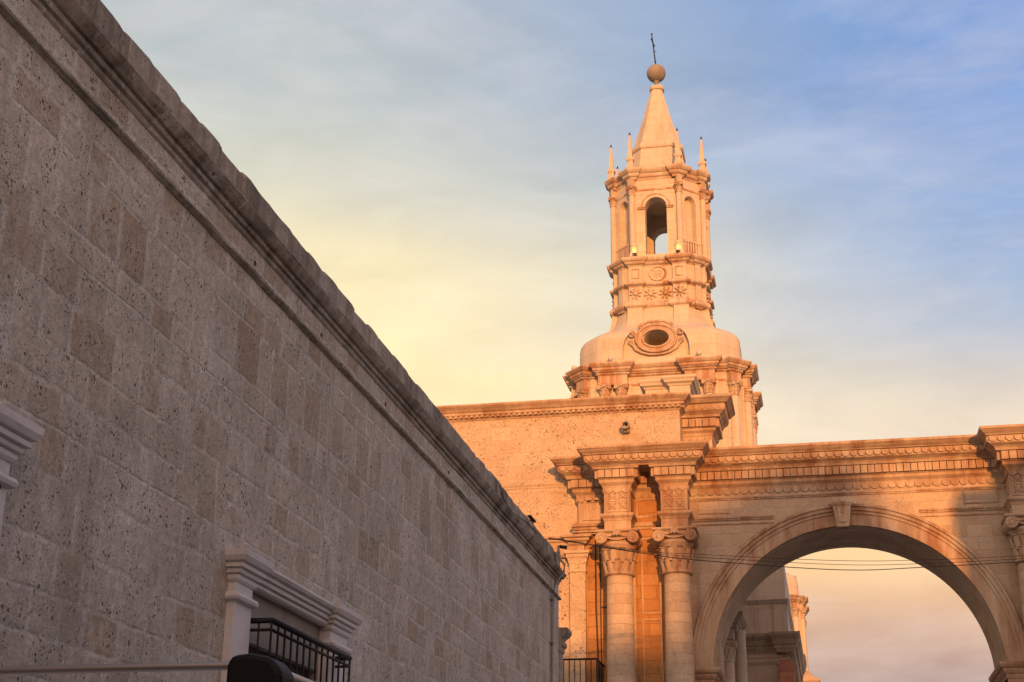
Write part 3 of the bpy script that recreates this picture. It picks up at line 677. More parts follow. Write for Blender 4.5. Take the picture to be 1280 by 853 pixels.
# waterspout
ws = MB(); mt = Matrix.Translation((-5.18, YC-.32, 14.28)) @ Matrix.Rotation(PI/2, 4, 'X')
ws.lathe([(.05, -.4), (.10, -.35), (.10, -.02), (.125, 0), (.125, .10), (.085, .10), (.075, .0), (.07, -.15)], seg=16, mtx=mt)
ws.box(-5.27, -5.09, YC-.2, YC+.05, 14.12, 14.2); ws.v = [v-Vector((0, 0, .1)) for v in ws.v]
ws.build('waterspout', 'house_trim', ch)
# attic block behind the parapet
ab = MB(); ab.box(-5.0, -3.6, 43.2, 45.5, 14.9, 16.55)
ab.box(-4.22, -3.58, 42.95, 43.3, 14.9, 16.6)
ab.sweep([(-.1, 16.44), (.03, 16.44), (.06, 16.50), (.14, 16.54), (.16, 16.60), (.21, 16.66), (.21, 16.73), (-.1, 16.76)], [(-5.0, 45.5), (-5.0, 43.2), (-4.22, 43.2), (-4.22, 42.95), (-3.58, 42.95), (-3.58, 45.5)])
ab.box(-4.95, -3.65, 43.25, 45.5, 16.5, 16.71)
ab.build('attic_block', 'tower', ch)
# portal pilaster and its entablature
pl = MB(); pl.box(-6.83, -6.39, 39.7, YC+.1, 0, 10.2); pl.box(-6.86, -6.36, 39.64, YC+.1, 0, 1.2)
pl.sweep([(-.03, 10.0), (.01, 10.0), (.03, 10.04), (.01, 10.08), (.01, 10.22), (.03, 10.26), (.05, 10.36), (.09, 10.42), (.09, 10.5), (.13, 10.53), (.13, 10.6), (-.03, 10.62)], [(-6.83, YC), (-6.83, 39.7), (-6.39, 39.7), (-6.39, YC)])
pl.build('portal_pilaster', 'church', ch)
pe = MB(); P = [(-12, 39.8), (-6.83, 39.8), (-6.83, 39.68), (-6.39, 39.68), (-6.39, YC)]
pe.box(-12, -6.42, 39.72, YC+.1, 10.5, 10.98)
pe.sweep([(-.2, 10.76), (.02, 10.78), (.05, 10.84), (.13, 10.89), (.13, 10.94), (.2, 10.97), (.22, 11.03), (-.2, 11.06)], P)
pe.sweep([(-.2, 10.46), (.03, 10.46), (.05, 10.5), (.05, 10.55), (-.2, 10.57)], P)
pe.build('portal_entablature', 'gate_trim', ch)
# iron balcony
bl = MB(); bl.sweep([(-.9, 6.1), (-.1, 6.1), (-.05, 6.18), (.03, 6.22), (.05, 6.3), (-.9, 6.32)], [(-8.6, 40.2), (-8.6, 38.45), (-5.9, 38.45), (-5.9, 40.2)]); bl.box(-8.5, -6, 38.5, 40.2, 6.1, 6.31)
bo = bl.build('balcony', 'gate_trim', ch)
rb = MB(); zt = 7.43
for z in (zt, 6.42): rb.tube([(-8.55, 40.1, z), (-8.55, 38.5, z), (-5.92, 38.5, z), (-5.92, 40.1, z)], .028, 6)
for k in range(19): x = -8.55+2.63*k/18; rb.tube([(x, 38.5, 6.3), (x, 38.5, zt)], .0125, 6)
for k in range(1, 9):
    for x in (-8.55, -5.92): rb.tube([(x, 38.5+1.6*k/8, 6.3), (x, 38.5+1.6*k/8, zt)], .0125, 6)
rb.build('railing', 'iron', bo)
cb = MB(); cb.tube([(-6.12, 39.84, 11.0), (-6.12, 39.83, 9), (-6.06, 39.83, 7.2), (-6.0, 39.83, 5)], .022, 6); cb.tube([(-6.0, 39.84, 10.9), (-5.99, 39.83, 9), (-5.98, 39.83, 5)], .016, 6); cb.box(-6.0, -5.72, 39.81, 39.84, 9.02, 9.05)
cb.build('downpipe', 'iron_grey', ch)

# ------------------------------------------------------------------ the bell tower
TX, TY = -5.06, 50.0
def tower(top=True):
    t = thing('bell_tower', 'tall pale bell tower with arched belfry, tapering spire and ball and cross on top', 'tower', (TX, TY, 0))
    O = lambda r, h: octo(r, h, TX, TY)
    Rz = lambda q: Matrix.Translation((TX, TY, 0)) @ Matrix.Rotation(q*PI/2, 4, 'Z') @ Matrix.Translation((-TX, -TY, 0))
    # --- lower body
    r, h = 2.80, 2.30
    body = MB().prism(O(r, h), 12.3, 18.4, 'Z')
    for q in range(4):
        M1 = Rz(q)
        for s_ in (-1, 1): frame_mb = body.box(TX+s_*1.49-.62, TX+s_*1.49+.62, TY-r-.10, TY-r+.1, 12.3, 17.98, M1)
        body.box(TX-.78, TX+.78, TY-r-.05, TY-r+.1, 17.50, 17.58, M1)
    body.build('body', 'tower', t)
    # plan of the entablature with its breaks
    def plan(e, res=.32, cres=.20):
        pts = []
        for q in range(4):
            a = q*PI/2; base = [(-h, -r), (-2.0, -r), (-2.0, -r-res), (-.98, -r-res), (-.98, -r), (.98, -r), (.98, -r-res), (2.0, -r-res), (2.0, -r), (h, -r)]
            # corner break
            dx = (r-h); nx = ny = cres/math.sqrt(2)
            p0 = Vector((h, -r)); p1 = Vector((r, -h)); d = (p1-p0).normalized(); nn_ = Vector((d.y, -d.x))
            mid_ = (p0+p1)/2; wv = .24
            base += [tuple(mid_-d*wv), tuple(mid_-d*wv+nn_*cres), tuple(mid_+d*wv+nn_*cres), tuple(mid_+d*wv)]
            for x, y in base: pts.append((TX+x*math.cos(a)-y*math.sin(a), TY+x*math.sin(a)+y*math.cos(a)))
        return pts
    P = plan(0)
    en = MB()
    en.sweep([(-.5, 17.97), (.0, 17.97), (.02, 18.02), (.02, 18.06), (-.005, 18.07), (-.005, 18.30), (.03, 18.33), (.03, 18.40), (.09, 18.42), (.11, 18.45), (.16, 18.49), (.16, 18.56), (.20, 18.58), (.25, 18.64), (.27, 18.67), (.27, 18.715), (-.5, 18.76)], P, True)
    dentils(en, P, .03, 18.335, 18.395, .06, .035, .045, True)
    en.prism(O(r-.1, h-.1), 18.2, 18.75, 'Z')
    en.build('entablature', 'tower_trim', t)
    # columns in pairs and at the corners
    shm = MB().lathe([(.23, 12.3), (.23, 12.6), (.20, 13.0), (.19, 13.2)]+[(.175-.02*i/6, 13.2+4.3*i/6) for i in range(7)], seg=18).mesh('shaft', Vector((0, 0, 0))); shm.materials.append(M_['tower'])
    pos = []
    for q in range(4):
        a = q*PI/2
        for x, y in ((-1.78, -r-.16), (-1.2, -r-.16), (1.2, -r-.16), (1.78, -r-.16), ((r+h)/2+.04, -(r+h)/2-.04)):
            pos.append((TX+x*math.cos(a)-y*math.sin(a), TY+x*math.sin(a)+y*math.cos(a), a+(PI/4 if x > 2 else 0)))
    for x, y, a in pos:
        s = inst('column', shm, t, (x, y, 0)); s.location = (x-TX, y-TY, 0)
        c = bpy.data.objects.new('capital', CAPT); C.objects.link(c); c.parent = s; c.location = (0, 0, 17.49); c.scale = (.42, .42, .395); c.rotation_euler = (0, 0, a)
    # --- bell-shaped stage
    prof = [(18.70, 2.86, 2.02), (18.95, 2.86, 2.02), (19.0, 2.84, 2.0), (19.4, 2.84, 2.0), (19.75, 2.83, 1.99), (19.95, 2.76, 1.93), (20.10, 2.62, 1.82), (20.24, 2.40, 1.66), (20.36, 2.17, 1.48), (20.48, 1.99, 1.33), (20.62, 1.86, 1.22), (20.8, 1.75, 1.12), (21.0, 1.68, 1.06), (21.35, 1.64, 1.03)]
    def rnd8(rr, hh, z):
        c = octo(rr, hh); out_ = []
        for i in range(8):
            a, p, b_ = Vector(c[i-1]), Vector(c[i]), Vector(c[(i+1) % 8]); e = .28
            p0 = p+(a-p)*min(.45, e/(a-p).length); p1 = p+(b_-p)*min(.45, e/(b_-p).length)
            for t_ in (0, .33, .67, 1):
                q_ = p0*(1-t_)**2+p*2*t_*(1-t_)+p1*t_*t_; out_.append(Vector((TX+q_.x, TY+q_.y, z)))
        return out_
    from bisect import bisect
    def pin(z):
        k = min(max(1, bisect([p[0] for p in prof], z)), len(prof)-1); a, b_ = prof[k-1], prof[k]; t_ = (z-a[0])/(b_[0]-a[0]); t_ = max(0, min(1, t_))
        return (a[1]+(b_[1]-a[1])*t_, a[2]+(b_[2]-a[2])*t_)
    zs = [18.7+2.65*i/40 for i in range(41)]
    sm3 = [(z, *[sum(pin(z+dz_)[j]*w_ for dz_, w_ in ((-.12, .2), (-.06, .2), (0, .2), (.06, .2), (.12, .2))) for j in (0, 1)]) for z in zs]
    bm_ = MB().loft([rnd8(rr, hh, z) for z, rr, hh in sm3], smooth=False)
    bell = bm_.build('bell_dome', 'tower', t)
    def cutters(q):
        M1 = Rz(q); a = MB()
        pl_ = [(TX-1.16, 18.98), (TX+1.16, 18.98)]+[(TX+1.16*math.cos(k*PI/16), 19.3+1.1*math.sin(k*PI/16)) for k in range(17)]
        a.prism(pl_, TY-4, TY-2.62, 'Y', M1)
        b_ = MB(); b_.prism([(TX+.43*math.cos(2*PI*k/32), 19.74+.29*math.sin(2*PI*k/32)) for k in range(32)], TY-4, TY-1.2, 'Y', M1)
        return [a, b_]
    cs = []
    for q in range(4): cs += cutters(q)
    cut(bell, cs)
    # broad scroll pilasters on the neck
    for q in range(4):
        for s_ in (-1, 1):
            sp_ = MB(); rows = []
            for z, rr, hh in prof:
                if z < 20.3: continue
                x = TX+s_*.83; rows.append([Vector((x-.27, TY-rr-.12*min(1, max(0, (z-20.36)/.5))**.7+.01, z)), Vector((x+.27, TY-rr-.12*min(1, max(0, (z-20.36)/.5))**.7+.01, z)), Vector((x+.27, TY-rr+.2, z)), Vector((x-.27, TY-rr+.2, z))])
            sp_.loft(rows); sp_.v = [Rz(q) @ v for v in sp_.v]; sp_.build('scroll_pilaster', 'tower', t)
        # carved frame round the oval window
        fm = MB(); ell = lambda a, b_, y, n=40, c=19.74: [Vector((TX+a*math.cos(2*PI*k/n), TY+y, c+b_*math.sin(2*PI*k/n))) for k in range(n)]
        A, B = ell(.70, .50, -2.70), ell(.455, .315, -2.70); A2, B2 = ell(.70, .50, -2.25), ell(.455, .315, -2.25); n = 40
        fm.add(A+B+A2+B2, [(k, (k+1) % n, n+(k+1) % n, n+k) for k in range(n)]+[(k, 2*n+k, 2*n+(k+1) % n, (k+1) % n) for k in range(n)]+[(n+k, n+(k+1) % n, 3*n+(k+1) % n, 3*n+k) for k in range(n)])
        fm.tube(ell(.70, .50, -2.70), .05, 6, True); fm.tube(ell(.48, .335, -2.71), .045, 6, True)
        # scrolls
        def spiral(cx, cz, r0, turn, sgn, a0): return [Vector((TX+cx+r0*(1-i/20*.8)*math.cos(a0+sgn*turn*i/20*2*PI), TY-2.72, cz+r0*(1-i/20*.8)*math.sin(a0+sgn*turn*i/20*2*PI))) for i in range(21)]
        for s_ in (-1, 1):
            fm.tube(spiral(s_*.86, 19.93, .13, 1.6, s_, PI/2), .03, 5); fm.tube(spiral(s_*.9, 19.63, .10, 1.5, -s_, -PI/2), .028, 5)
            fm.tube(spiral(s_*.55, 20.21, .10, 1.3, s_, PI/2), .028, 5); fm.tube(spiral(s_*.12, 20.33, .08, 1.2, -s_, PI/2), .026, 5)
            fm.tube([Vector((TX+s_*x, TY-2.70, z)) for x, z in ((.84, 19.55), (.72, 19.35), (.5, 19.22), (.25, 19.15), (0, 19.13))], .045, 6)
            fm.tube([Vector((TX+s_*x, TY-2.70, z)) for x, z in ((.62, 20.2), (.45, 20.28), (.25, 20.36), (.0, 20.36))], .045, 6)
        fm.prism([(TX+.78*math.cos(2*PI*k/32), 19.75+.56*math.sin(2*PI*k/32)) for k in range(32) if True], TY-2.64, TY-2.60, 'Y') if False else None
        fm.v = [Rz(q) @ v for v in fm.v]; fm.build('oval_window_frame', 'tower_trim', t)
    dk = MB().box(TX-1.1, TX+1.1, TY-1.1, TY+1.1, 18.8, 20.6); 
    if not top:
        cpm = MB().loft([O_v(1.9, 1.25, 21.3), O_v(1.9, 1.25, 21.5), O_v(1.3, .8, 21.6), O_v(.9, .5, 22.3), O_v(.1, .05, 22.8)]); cpm.build('dome_cap', 'tower_trim', t); return t
    # --- drum tiers
    def rplan(r_, h_, res, wdt, c=.80, cres=.08):
        pts = []
        for q in range(4):
            a = q*PI/2; p0 = Vector((h_, -r_)); p1 = Vector((r_, -h_)); d = (p1-p0).normalized(); nn_ = Vector((d.y, -d.x)); Ld = (p1-p0).length
            base = [(-c-wdt, -r_), (-c-wdt, -r_-res), (-c+wdt, -r_-res), (-c+wdt, -r_), (c-wdt, -r_), (c-wdt, -r_-res), (c+wdt, -r_-res), (c+wdt, -r_)]
            base += [tuple(p0+d*(Ld*.38)), tuple(p0+d*(Ld*.38)+nn_*cres), tuple(p0+d*(Ld*.78)+nn_*cres), tuple(p0+d*(Ld*.78))]
            for x, y in base: pts.append((TX+x*math.cos(a)-y*math.sin(a), TY+x*math.sin(a)+y*math.cos(a)))
        return pts
    R0, H0 = 1.56, 1.14
    dm = MB()
    PL = rplan(R0, H0, .12, .25)
    dm.sweep([(-.5, 21.3), (.0, 21.3), (.0, 23.1), (-.5, 23.1)], PL, True, pclosed=True); dm.prism(O(R0-.05, H0-.05), 21.2, 23.2, 'Z')
    dm.build('drum', 'tower', t)
    mo = MB()
    mo.sweep([(-.4, 21.26), (.01, 21.26), (.03, 21.30), (.10, 21.33), (.15, 21.37), (.16, 21.42), (.12, 21.50), (.05, 21.58), (.01, 21.6), (-.4, 21.62)], PL, True)
    mo.sweep([(-.4, 22.14), (.01, 22.14), (.03, 22.18), (.10, 22.2), (.14, 22.24), (.14, 22.28), (.06, 22.34), (.01, 22.37), (-.4, 22.38)], PL, True)
    mo.sweep([(-.4, 22.96), (.01, 22.96), (.03, 23.0), (.10, 23.03), (.13, 23.07), (.13, 23.10), (.19, 23.13), (.23, 23.19), (.23, 23.25), (.12, 23.3), (-.4, 23.34)], PL, True)
    mo.prism(O(R0, H0), 23.0, 23.33, 'Z')
    mo.build('drum_moulding', 'tower_trim', t)
    for q in range(4):
        M1 = Rz(q); yf = TY-R0
        def flower(x, z, y, s_=1, rp=.26):
            orn = MB()
            for k in range(8):
                a = PI*k/4+.2; p = [(x+rr*math.cos(a), y-dd, z+rr*math.sin(a)) for rr, dd in ((.09*s_, .01), (rp*.7*s_, .05), (rp*s_, .0))]
                orn.tube([M1 @ Vector(v) for v in p], [.02*s_, .045*s_, .01], 6)
            orn.lathe([(.09*s_, -.02), (.09*s_, .04), (.05*s_, .07)], seg=12, mtx=M1 @ Matrix.Translation((x, y, z)) @ Matrix.Rotation(PI/2, 4, 'X'))
            orn.build('carved_flower', 'tower_trim', t)
        for x in (-.27, .27): flower(TX+x, 21.88, yf, 1.0)
        for x in (-.8, .8):
            flower(TX+x, 21.88, yf-.12, .97)
            x0, x1, z0, z1 = x-.15, x+.15, 22.48, 22.86; e = .03; y = yf-.12; pf_ = MB()
            for b_ in ((x0, x1, z1-e, z1), (x0, x1, z0, z0+e), (x0, x0+e, z0+e, z1-e), (x1-e, x1, z0+e, z1-e)): pf_.box(TX+b_[0], TX+b_[1], y-.03, y+.01, b_[2], b_[3], M1)
            pf_.build('panel_frame', 'tower_trim', t)
        n = 32; md_ = MB()
        md_.tube([M1 @ Vector((TX+.29*math.cos(2*PI*k/n), yf-.02, 22.67+.27*math.sin(2*PI*k/n))) for k in range(n)], .04, 6, True)
        for zz in (22.55, 22.65, 22.75): md_.tube([M1 @ Vector((TX+x, yf-.01, zz+.03*math.sin(x*30))) for x in [-.15+.03*i for i in range(11)]], .012, 5)
        md_.build('medallion', 'tower_trim', t)
    # --- belfry
    rb_, hb_ = 1.62, .84
    bf = MB().prism(O(rb_, hb_), 23.3, 26.5, 'Z').build('belfry', 'tower', t)
    c1 = MB().prism(O(1.12, .52), 23.42, 26.25, 'Z')
    arch2 = lambda hw, zs: [(TX-hw, 23.42), (TX+hw, 23.42)]+[(TX+hw*math.cos(k*PI/16), zs+hw*math.sin(k*PI/16)) for k in range(17)]
    ca = MB().prism(arch2(.40, 25.32), TY-3, TY+3, 'Y'); cbx = MB().prism(arch2(.40, 25.32), TY-3, TY+3, 'Y', Rz(1))
    cs = [c1, ca, cbx]
    for q in range(4):
        M1 = Matrix.Translation((TX, TY, 0)) @ Matrix.Rotation(q*PI/2+PI/4, 4, 'Z') @ Matrix.Translation((-TX, -TY, 0)); dd = (rb_+hb_)/math.sqrt(2)
        cs.append(MB().prism(arch2(.26, 25.55), TY-dd-.5, TY-dd+.24, 'Y', M1))
    cut(bf, cs)
    for q in range(4):
        M1 = Rz(q); bt = MB()
        for s_ in (-1, 1):
            xa, xb = sorted((TX+s_*.40, TX+s_*.66))
            bt.box(xa, xb, TY-rb_-.06, TY-rb_+.05, 25.24, 25.29, M1); bt.box(xa, xb, TY-rb_-.09, TY-rb_+.05, 25.29, 25.34, M1)
        rows = []
        pts = [(.46, a) for a in [PI*k/16 for k in range(17)]]
        bt.tube([M1 @ Vector((TX+.52*math.cos(a), TY-rb_, 25.33+.52*math.sin(a))) for _, a in pts], .03, 5); bt.build('arch_moulding', 'tower_trim', t); bt = MB()
        M2 = Matrix.Translation((TX, TY, 0)) @ Matrix.Rotation(q*PI/2+PI/4, 4, 'Z') @ Matrix.Translation((-TX, -TY, 0)); dd = (rb_+hb_)/math.sqrt(2)
        # solid balustrade in front of each niche
        bt.box(TX-.36, TX+.36, TY-dd-.06, TY-dd+.02, 23.9, 23.97, M2); bt.box(TX-.36, TX+.36, TY-dd-.06, TY-dd+.02, 23.38, 23.46, M2)
        for k in range(6): bt.box(TX-.33+k*.12, TX-.27+k*.12, TY-dd-.045, TY-dd+.02, 23.46, 23.9, M2)
        bt.build('balustrade', 'tower_trim', t)
    PB = []
    verts = octo(rb_, hb_)
    # cornice path with breaks over the corner columns
    bc = MB()
    vs8 = [Vector(p) for p in verts]
    ent = []
    for i in range(8):
        a, b_ = vs8[i], vs8[(i+1) % 8]; d = (b_-a).normalized(); nr = Vector((d.y, -d.x)); ln = (b_-a).length; wv = .16
        pr = vs8[i-1]; d0 = (a-pr).normalized(); n0 = Vector((d0.y, -d0.x))
        bis = ((n0+nr)/(1+n0.dot(nr)))*.13
        ent += [a-d0*wv, a-d0*wv+n0*.13, a+bis, a+d*wv+nr*.13, a+d*wv]
    PB = [(TX+p.x, TY+p.y) for p in ent]
    bc.sweep([(-.4, 26.0), (.015, 26.0), (.03, 26.03), (.03, 26.07), (-.4, 26.07)], O(rb_, hb_), True)
    bc.sweep([(-.4, 26.44), (.01, 26.44), (.03, 26.49), (.03, 26.52), (.09, 26.55), (.12, 26.60), (.12, 26.66), (.17, 26.69), (.22, 26.75), (.235, 26.79), (.235, 26.84), (-.4, 26.93)], PB, True)
    bc.prism(O(rb_-.05, hb_-.05), 26.4, 26.93, 'Z')
    bc.build('belfry_cornice', 'tower_trim', t)
    csh = MB().lathe([(.15, 23.3), (.15, 23.42), (.125, 23.46)]+[(.115-.012*i/4, 23.5+2.3*i/4) for i in range(5)], seg=16).mesh('belfry_shaft'); csh.materials.append(M_['tower'])
    for p in vs8:
        pv = p*1.035; a = math.atan2(p.y, p.x)
        s = bpy.data.objects.new('belfry_column', csh); C.objects.link(s); s.parent = t; s.location = (pv.x, pv.y, 0)
        c = bpy.data.objects.new('capital', CAPT); C.objects.link(c); c.parent = s; c.location = (0, 0, 25.80); c.scale = (.30, .30, .30); c.rotation_euler = (0, 0, round(a/(PI/4)-.5)*PI/4)
        bk = MB().box(-.11, .11, -.11, .11, 26.15, 26.47); bk2 = bk.mesh('block'); bk2.materials.append(M_['tower_trim']); o = bpy.data.objects.new('impost_block', bk2); C.objects.link(o); o.parent = s; o.rotation_euler = (0, 0, a)
    # --- pinnacles
    pn = MB()
    pn.sweep([(-.05, 26.84), (.0, 26.84), (.0, 26.9), (.02, 26.95), (.02, 27.0), (-.02, 27.04), (-.02, 27.2), (.02, 27.24), (.03, 27.3), (.01, 27.34), (-.05, 27.36)], rect(-.115, .115, -.115, .115), True)
    pn.box(-.1, .1, -.1, .1, 26.8, 27.355); pn.loft([[Vector((a*.09, b_*.09, 27.35)) for a, b_ in ((-1, -1), (1, -1), (1, 1), (-1, 1))], [Vector((a*.028, b_*.028, 28.34)) for a, b_ in ((-1, -1), (1, -1), (1, 1), (-1, 1))]])
    pnm = pn.mesh('pinnacle'); pnm.materials.append(M_['tower'])
    tip = MB().loft([[Vector((a*.042, b_*.042, 28.33)) for a, b_ in ((-1, -1), (1, -1), (1, 1), (-1, 1))], [Vector((a*.004, b_*.004, 28.47)) for a, b_ in ((-1, -1), (1, -1), (1, 1), (-1, 1))]]).mesh('pinnacle_tip'); tip.materials.append(M_['bronze'])
    for p in vs8:
        pv = p*1.06; o = bpy.data.objects.new('pinnacle', pnm); C.objects.link(o); o.parent = t; o.location = (pv.x, pv.y, 0)
        q = bpy.data.objects.new('tip', tip); C.objects.link(q); q.parent = o
    # --- spire
    sv = [(26.9, 1.28, .72), (27.0, 1.20, .68), (27.3, 1.08, .64), (27.7, .99, .60), (28.05, .94, .575), (28.16, .92, .565), (28.16, .96, .585), (28.22, .985, .60), (28.30, .985, .60), (28.36, .95, .575), (28.38, .90, .55), (29.6, .57, .345), (31.1, .215, .125), (31.1, .27, .155), (31.2, .29, .165), (31.25, .27, .155), (31.28, .18, .10)]
    MB().loft([O_v(a, b_, z) for z, a, b_ in sv]).build('spire', 'tower', t)
    s = MB().lathe([(.085, 31.25), (.075, 31.35), (.09, 31.5), (.12, 31.56)], TX, TY, 16).lathe([(.02, 31.54)]+[(.375*math.sin(PI*k/18), 31.92-.375*math.cos(PI*k/18)) for k in range(1, 18)]+[(.02, 32.295)], TX, TY, 28).build('ball', 'ball', t)
    cm = MB(); tl = lambda z: TX-.01-(z-32.3)*.085
    cm.tube([(tl(z), TY, z) for z in (32.25, 32.8, 33.3, 33.78)], [.03, .026, .024, .02], 6)
    cm.tube([(tl(33.35)-.03, TY-.33, 33.33), (tl(33.35), TY, 33.35), (tl(33.35)+.03, TY+.33, 33.37)], .024, 6)
    for z in (33.75, 32.45): cm.lathe([(.015, z-.04), (.045, z), (.015, z+.04)], tl(z), TY, 8)
    cm.tube([(tl(32.8), TY, 32.9), (tl(32.8)+.09, TY, 32.95)], .012, 5)
    cm.build('cross', 'bronze', t)
    return t
def O_v(r, h, z): return octo(r, h, TX, TY, z)
tw_ = tower()
t2 = tower(False)
t2.name = 'far_tower'; t2['label'] = 'distant orange bell domed tower seen through the arch beside the grey wing'; t2.location = (-4.2, 90, -.45)
MB().prism(octo(3.3, 2.6, -4.2, 90), 0, 12.0, 'Z').build('base', 'tower', t2, base=None)

# lanterns on the drum ledge (lit)
def lantern(x, y, z, lab):
    Mb = MB
    class LB(Mb):
        def build(s, n, m_, p): s.v = [Vector((x, y, z))+(v-Vector((x, y, z)))*1.1 for v in s.v]; return Mb.build(s, n, m_, p)
    t = thing('lantern', lab, 'lamp', (x, y, z), 'lit lanterns on the belfry ledge')
    b = LB(); b.lathe([(.07, 0), (.07, .03), (.03, .05), (.03, .08)], x, y, 10); b.v = [v+Vector((0, 0, z)) for v in b.v]; b.build('base', 'bronze', t)
    b = LB(); b.lathe([(.05, .10), (.055, .2), (.05, .30), (.03, .34)], x, y, 12); b.v = [v+Vector((0, 0, z)) for v in b.v]; b.build('bulb', 'lamp', t)
    b = LB()
    for k in range(4): a = PI/4+k*PI/2; b.tube([(x+.085*math.cos(a), y+.085*math.sin(a), z+.08), (x+.10*math.cos(a), y+.10*math.sin(a), z+.36)], .008, 5)
    b.lathe([(.115, z+.36), (.12, z+.385), (.05, z+.43)], x, y, 12); b.lathe([(.09, z+.07), (.09, z+.09)], x, y, 12); b.build('cage', 'housing', t)
    lg = bpy.data.lights.new('lantern_light', 'POINT'); lg.energy = 3; lg.color = (1, .62, .25); lg.shadow_soft_size = .05
    lo = bpy.data.objects.new('lantern_light', lg); C.objects.link(lo); lo.parent = t; lo.location = (0, -.17, .2)
lantern(TX-.80, TY-1.80, 23.33, 'lit lantern on the belfry ledge left of the open arch')
lantern(TX+.80, TY-1.80, 23.33, 'lit lantern on the belfry ledge right of the open arch')
# floodlights on the tower cornice
for x, y, z, lab in ((-1.55, -3.12, 18.74, 'small white floodlight on the tower ledge left of the oval window'), (1.5, -3.12, 18.74, 'small white floodlight on the tower ledge right of the oval window'),
                     (-2.95, -2.35, 18.74, 'small floodlight at the far left corner of the tower ledge'), (2.55, -2.45, 18.74, 'small floodlight at the right corner of the tower ledge')):
    X, Y = TX+x, TY+y
    t = thing('floodlight', lab, 'lamp', (X, Y, z), 'floodlights on the tower ledge')
    MB().tube([(X, Y, z-.02), (X, Y, z+.13)], .02, 6).build('stem', 'housing', t)
    MB().lathe([(.03, z+.10), (.085, z+.13), (.10, z+.2), (.085, z+.26), (.03, z+.28)], X, Y, 12).build('head', 'housing', t)

# ------------------------------------------------------------------ seen through the arch: the cathedral wing
wg = thing('cathedral_wing', 'grey stone church wing with stained cornice seen through the arch', 'church', (-3.5, 50, 0))
x = MB(); x.box(-9, -1.11, 46.6, 54, 0, 10.35); x.box(-9, -1.47, 46.42, 46.7, 0, 9.0); x.box(-9, -1.13, 46.7, 54, 10.3, 11.74); x.box(-9, -1.46, 46.6, 54, 11.7, 12.4); x.build('wall', 'wing', wg)
x = MB(); P = [(-9, 46.42), (-1.45, 46.42), (-1.45, 46.16), (-.97, 46.16), (-.97, 54)]
x.sweep([(-.4, 8.66), (.02, 8.68), (.04, 8.74), (.07, 8.79), (.07, 8.88), (.10, 8.90), (.14, 8.95), (.14, 9.06), (.18, 9.09), (.23, 9.17), (.24, 9.21), (.24, 9.27), (-.4, 9.31)], P)
dentils(x, P, .07, 8.795, 8.865, .08, .05, .05)
x.build('cornice', 'wing_trim', wg)
x = MB(); x.sweep([(-.3, 8.32), (.02, 8.33), (.05, 8.38), (.05, 8.51), (.09, 8.55), (.09, 8.60), (-.3, 8.62)], [(-9, 46.42), (-1.43, 46.42), (-1.43, 46.8)]); dentils(x, [(-9, 46.42), (-1.43, 46.42)], .05, 8.40, 8.50, .1, .05, .03)
x.build('frieze_band', 'wing', wg)
x = MB(); x.sweep([(-.3, 10.26), (.03, 10.27), (.05, 10.32), (.09, 10.36), (.09, 10.4), (-.3, 10.42)], [(-9, 46.6), (-1.5, 46.6), (-1.5, 46.54), (-1.11, 46.54), (-1.11, 54)]); x.box(-1.52, -1.11, 46.55, 46.8, 9.3, 10.3); x.build('attic_band', 'wing', wg)
x = MB(); x.prism([(-1.42, 0), (-.97, 0), (-.97, 7.8), (-.935, 8.1), (-1.02, 8.38), (-1.38, 8.41), (-1.43, 8.02)], 45.7, 46.4); x.build('brick_pier', 'redbrick', wg, bevel=.02)
x = MB(); x.box(-1.3, -.98, 57.5, 60, 0, 10.0); x.sweep([(-.2, 9.75), (.02, 9.77), (.05, 9.85), (.1, 9.9), (.1, 10.0), (.16, 10.05), (.2, 10.15), (.22, 10.22), (.22, 10.28), (-.2, 10.3)], [(-2, 57.5), (-.98, 57.5), (-.98, 60)]); x.box(-2, -.98, 57.5, 60, 0, 9.8); x.build('rear_buttress', 'wing_trim', wg)
# nearer pair: columns under a broken entablature
pr = thing('side_portal_column', 'grey columns under a projecting dark cornice just inside the left of the arch', 'column', (-2.6, 44.4, 0))
sh1 = MB().lathe([(.24, 0), (.24, .3), (.19, .4), (.18, 5), (.165, 9.1)], -2.485, 44.6, 24).build('shaft', 'wing', pr)
sh2 = MB().lathe([(.24, 0), (.24, .3), (.19, .4), (.18, 5), (.16, 8.06)], -2.80, 43.7, 24).build('shaft', 'wing', pr)
o = inst('capital', CAP.copy(), sh2, (-2.80, 43.7, 8.04), (.46, .46, .50)); o.data.materials.clear(); o.data.materials.append(M_['wing'])
x = MB(); P = [(-6, 44.38), (-2.65, 44.38), (-2.65, 46.3)]
x.sweep([(-.4, 9.03), (.02, 9.05), (.05, 9.11), (.10, 9.15), (.10, 9.24), (.17, 9.29), (.17, 9.37), (.23, 9.41), (.30, 9.50), (.31, 9.60), (-.4, 9.62)], P); x.box(-6, -2.68, 44.42, 46.3, 9.0, 9.58); x.box(-6, -2.95, 44.8, 46.3, 0, 9.1)
x.box(-6, -2.62, 43.45, 44.36, 8.66, 8.95)
x.build('cornice', 'wing_trim', pr)
fn = thing('gable_finial', 'small sunlit orange stone gable top peeping up at the foot of the arch opening', 'finial', (-1.0, 84, 0))
x = MB(); x.box(-1.5, -.56, 83.6, 84.6, 0, 12.85); x.sweep([(-.1, 12.62), (.03, 12.65), (.08, 12.74), (.14, 12.8), (.17, 12.88), (.17, 12.94), (-.1, 12.95)], rect(-1.5, -.56, 83.6, 84.6), True); x.build('wall', 'gate', fn)
MB().lathe([(.46, 12.93), (.42, 13.05), (.28, 13.2), (.2, 13.3), (.15, 13.36), (.03, 13.42)], -1.1, 84, 16).build('crown', 'gate_trim', fn)

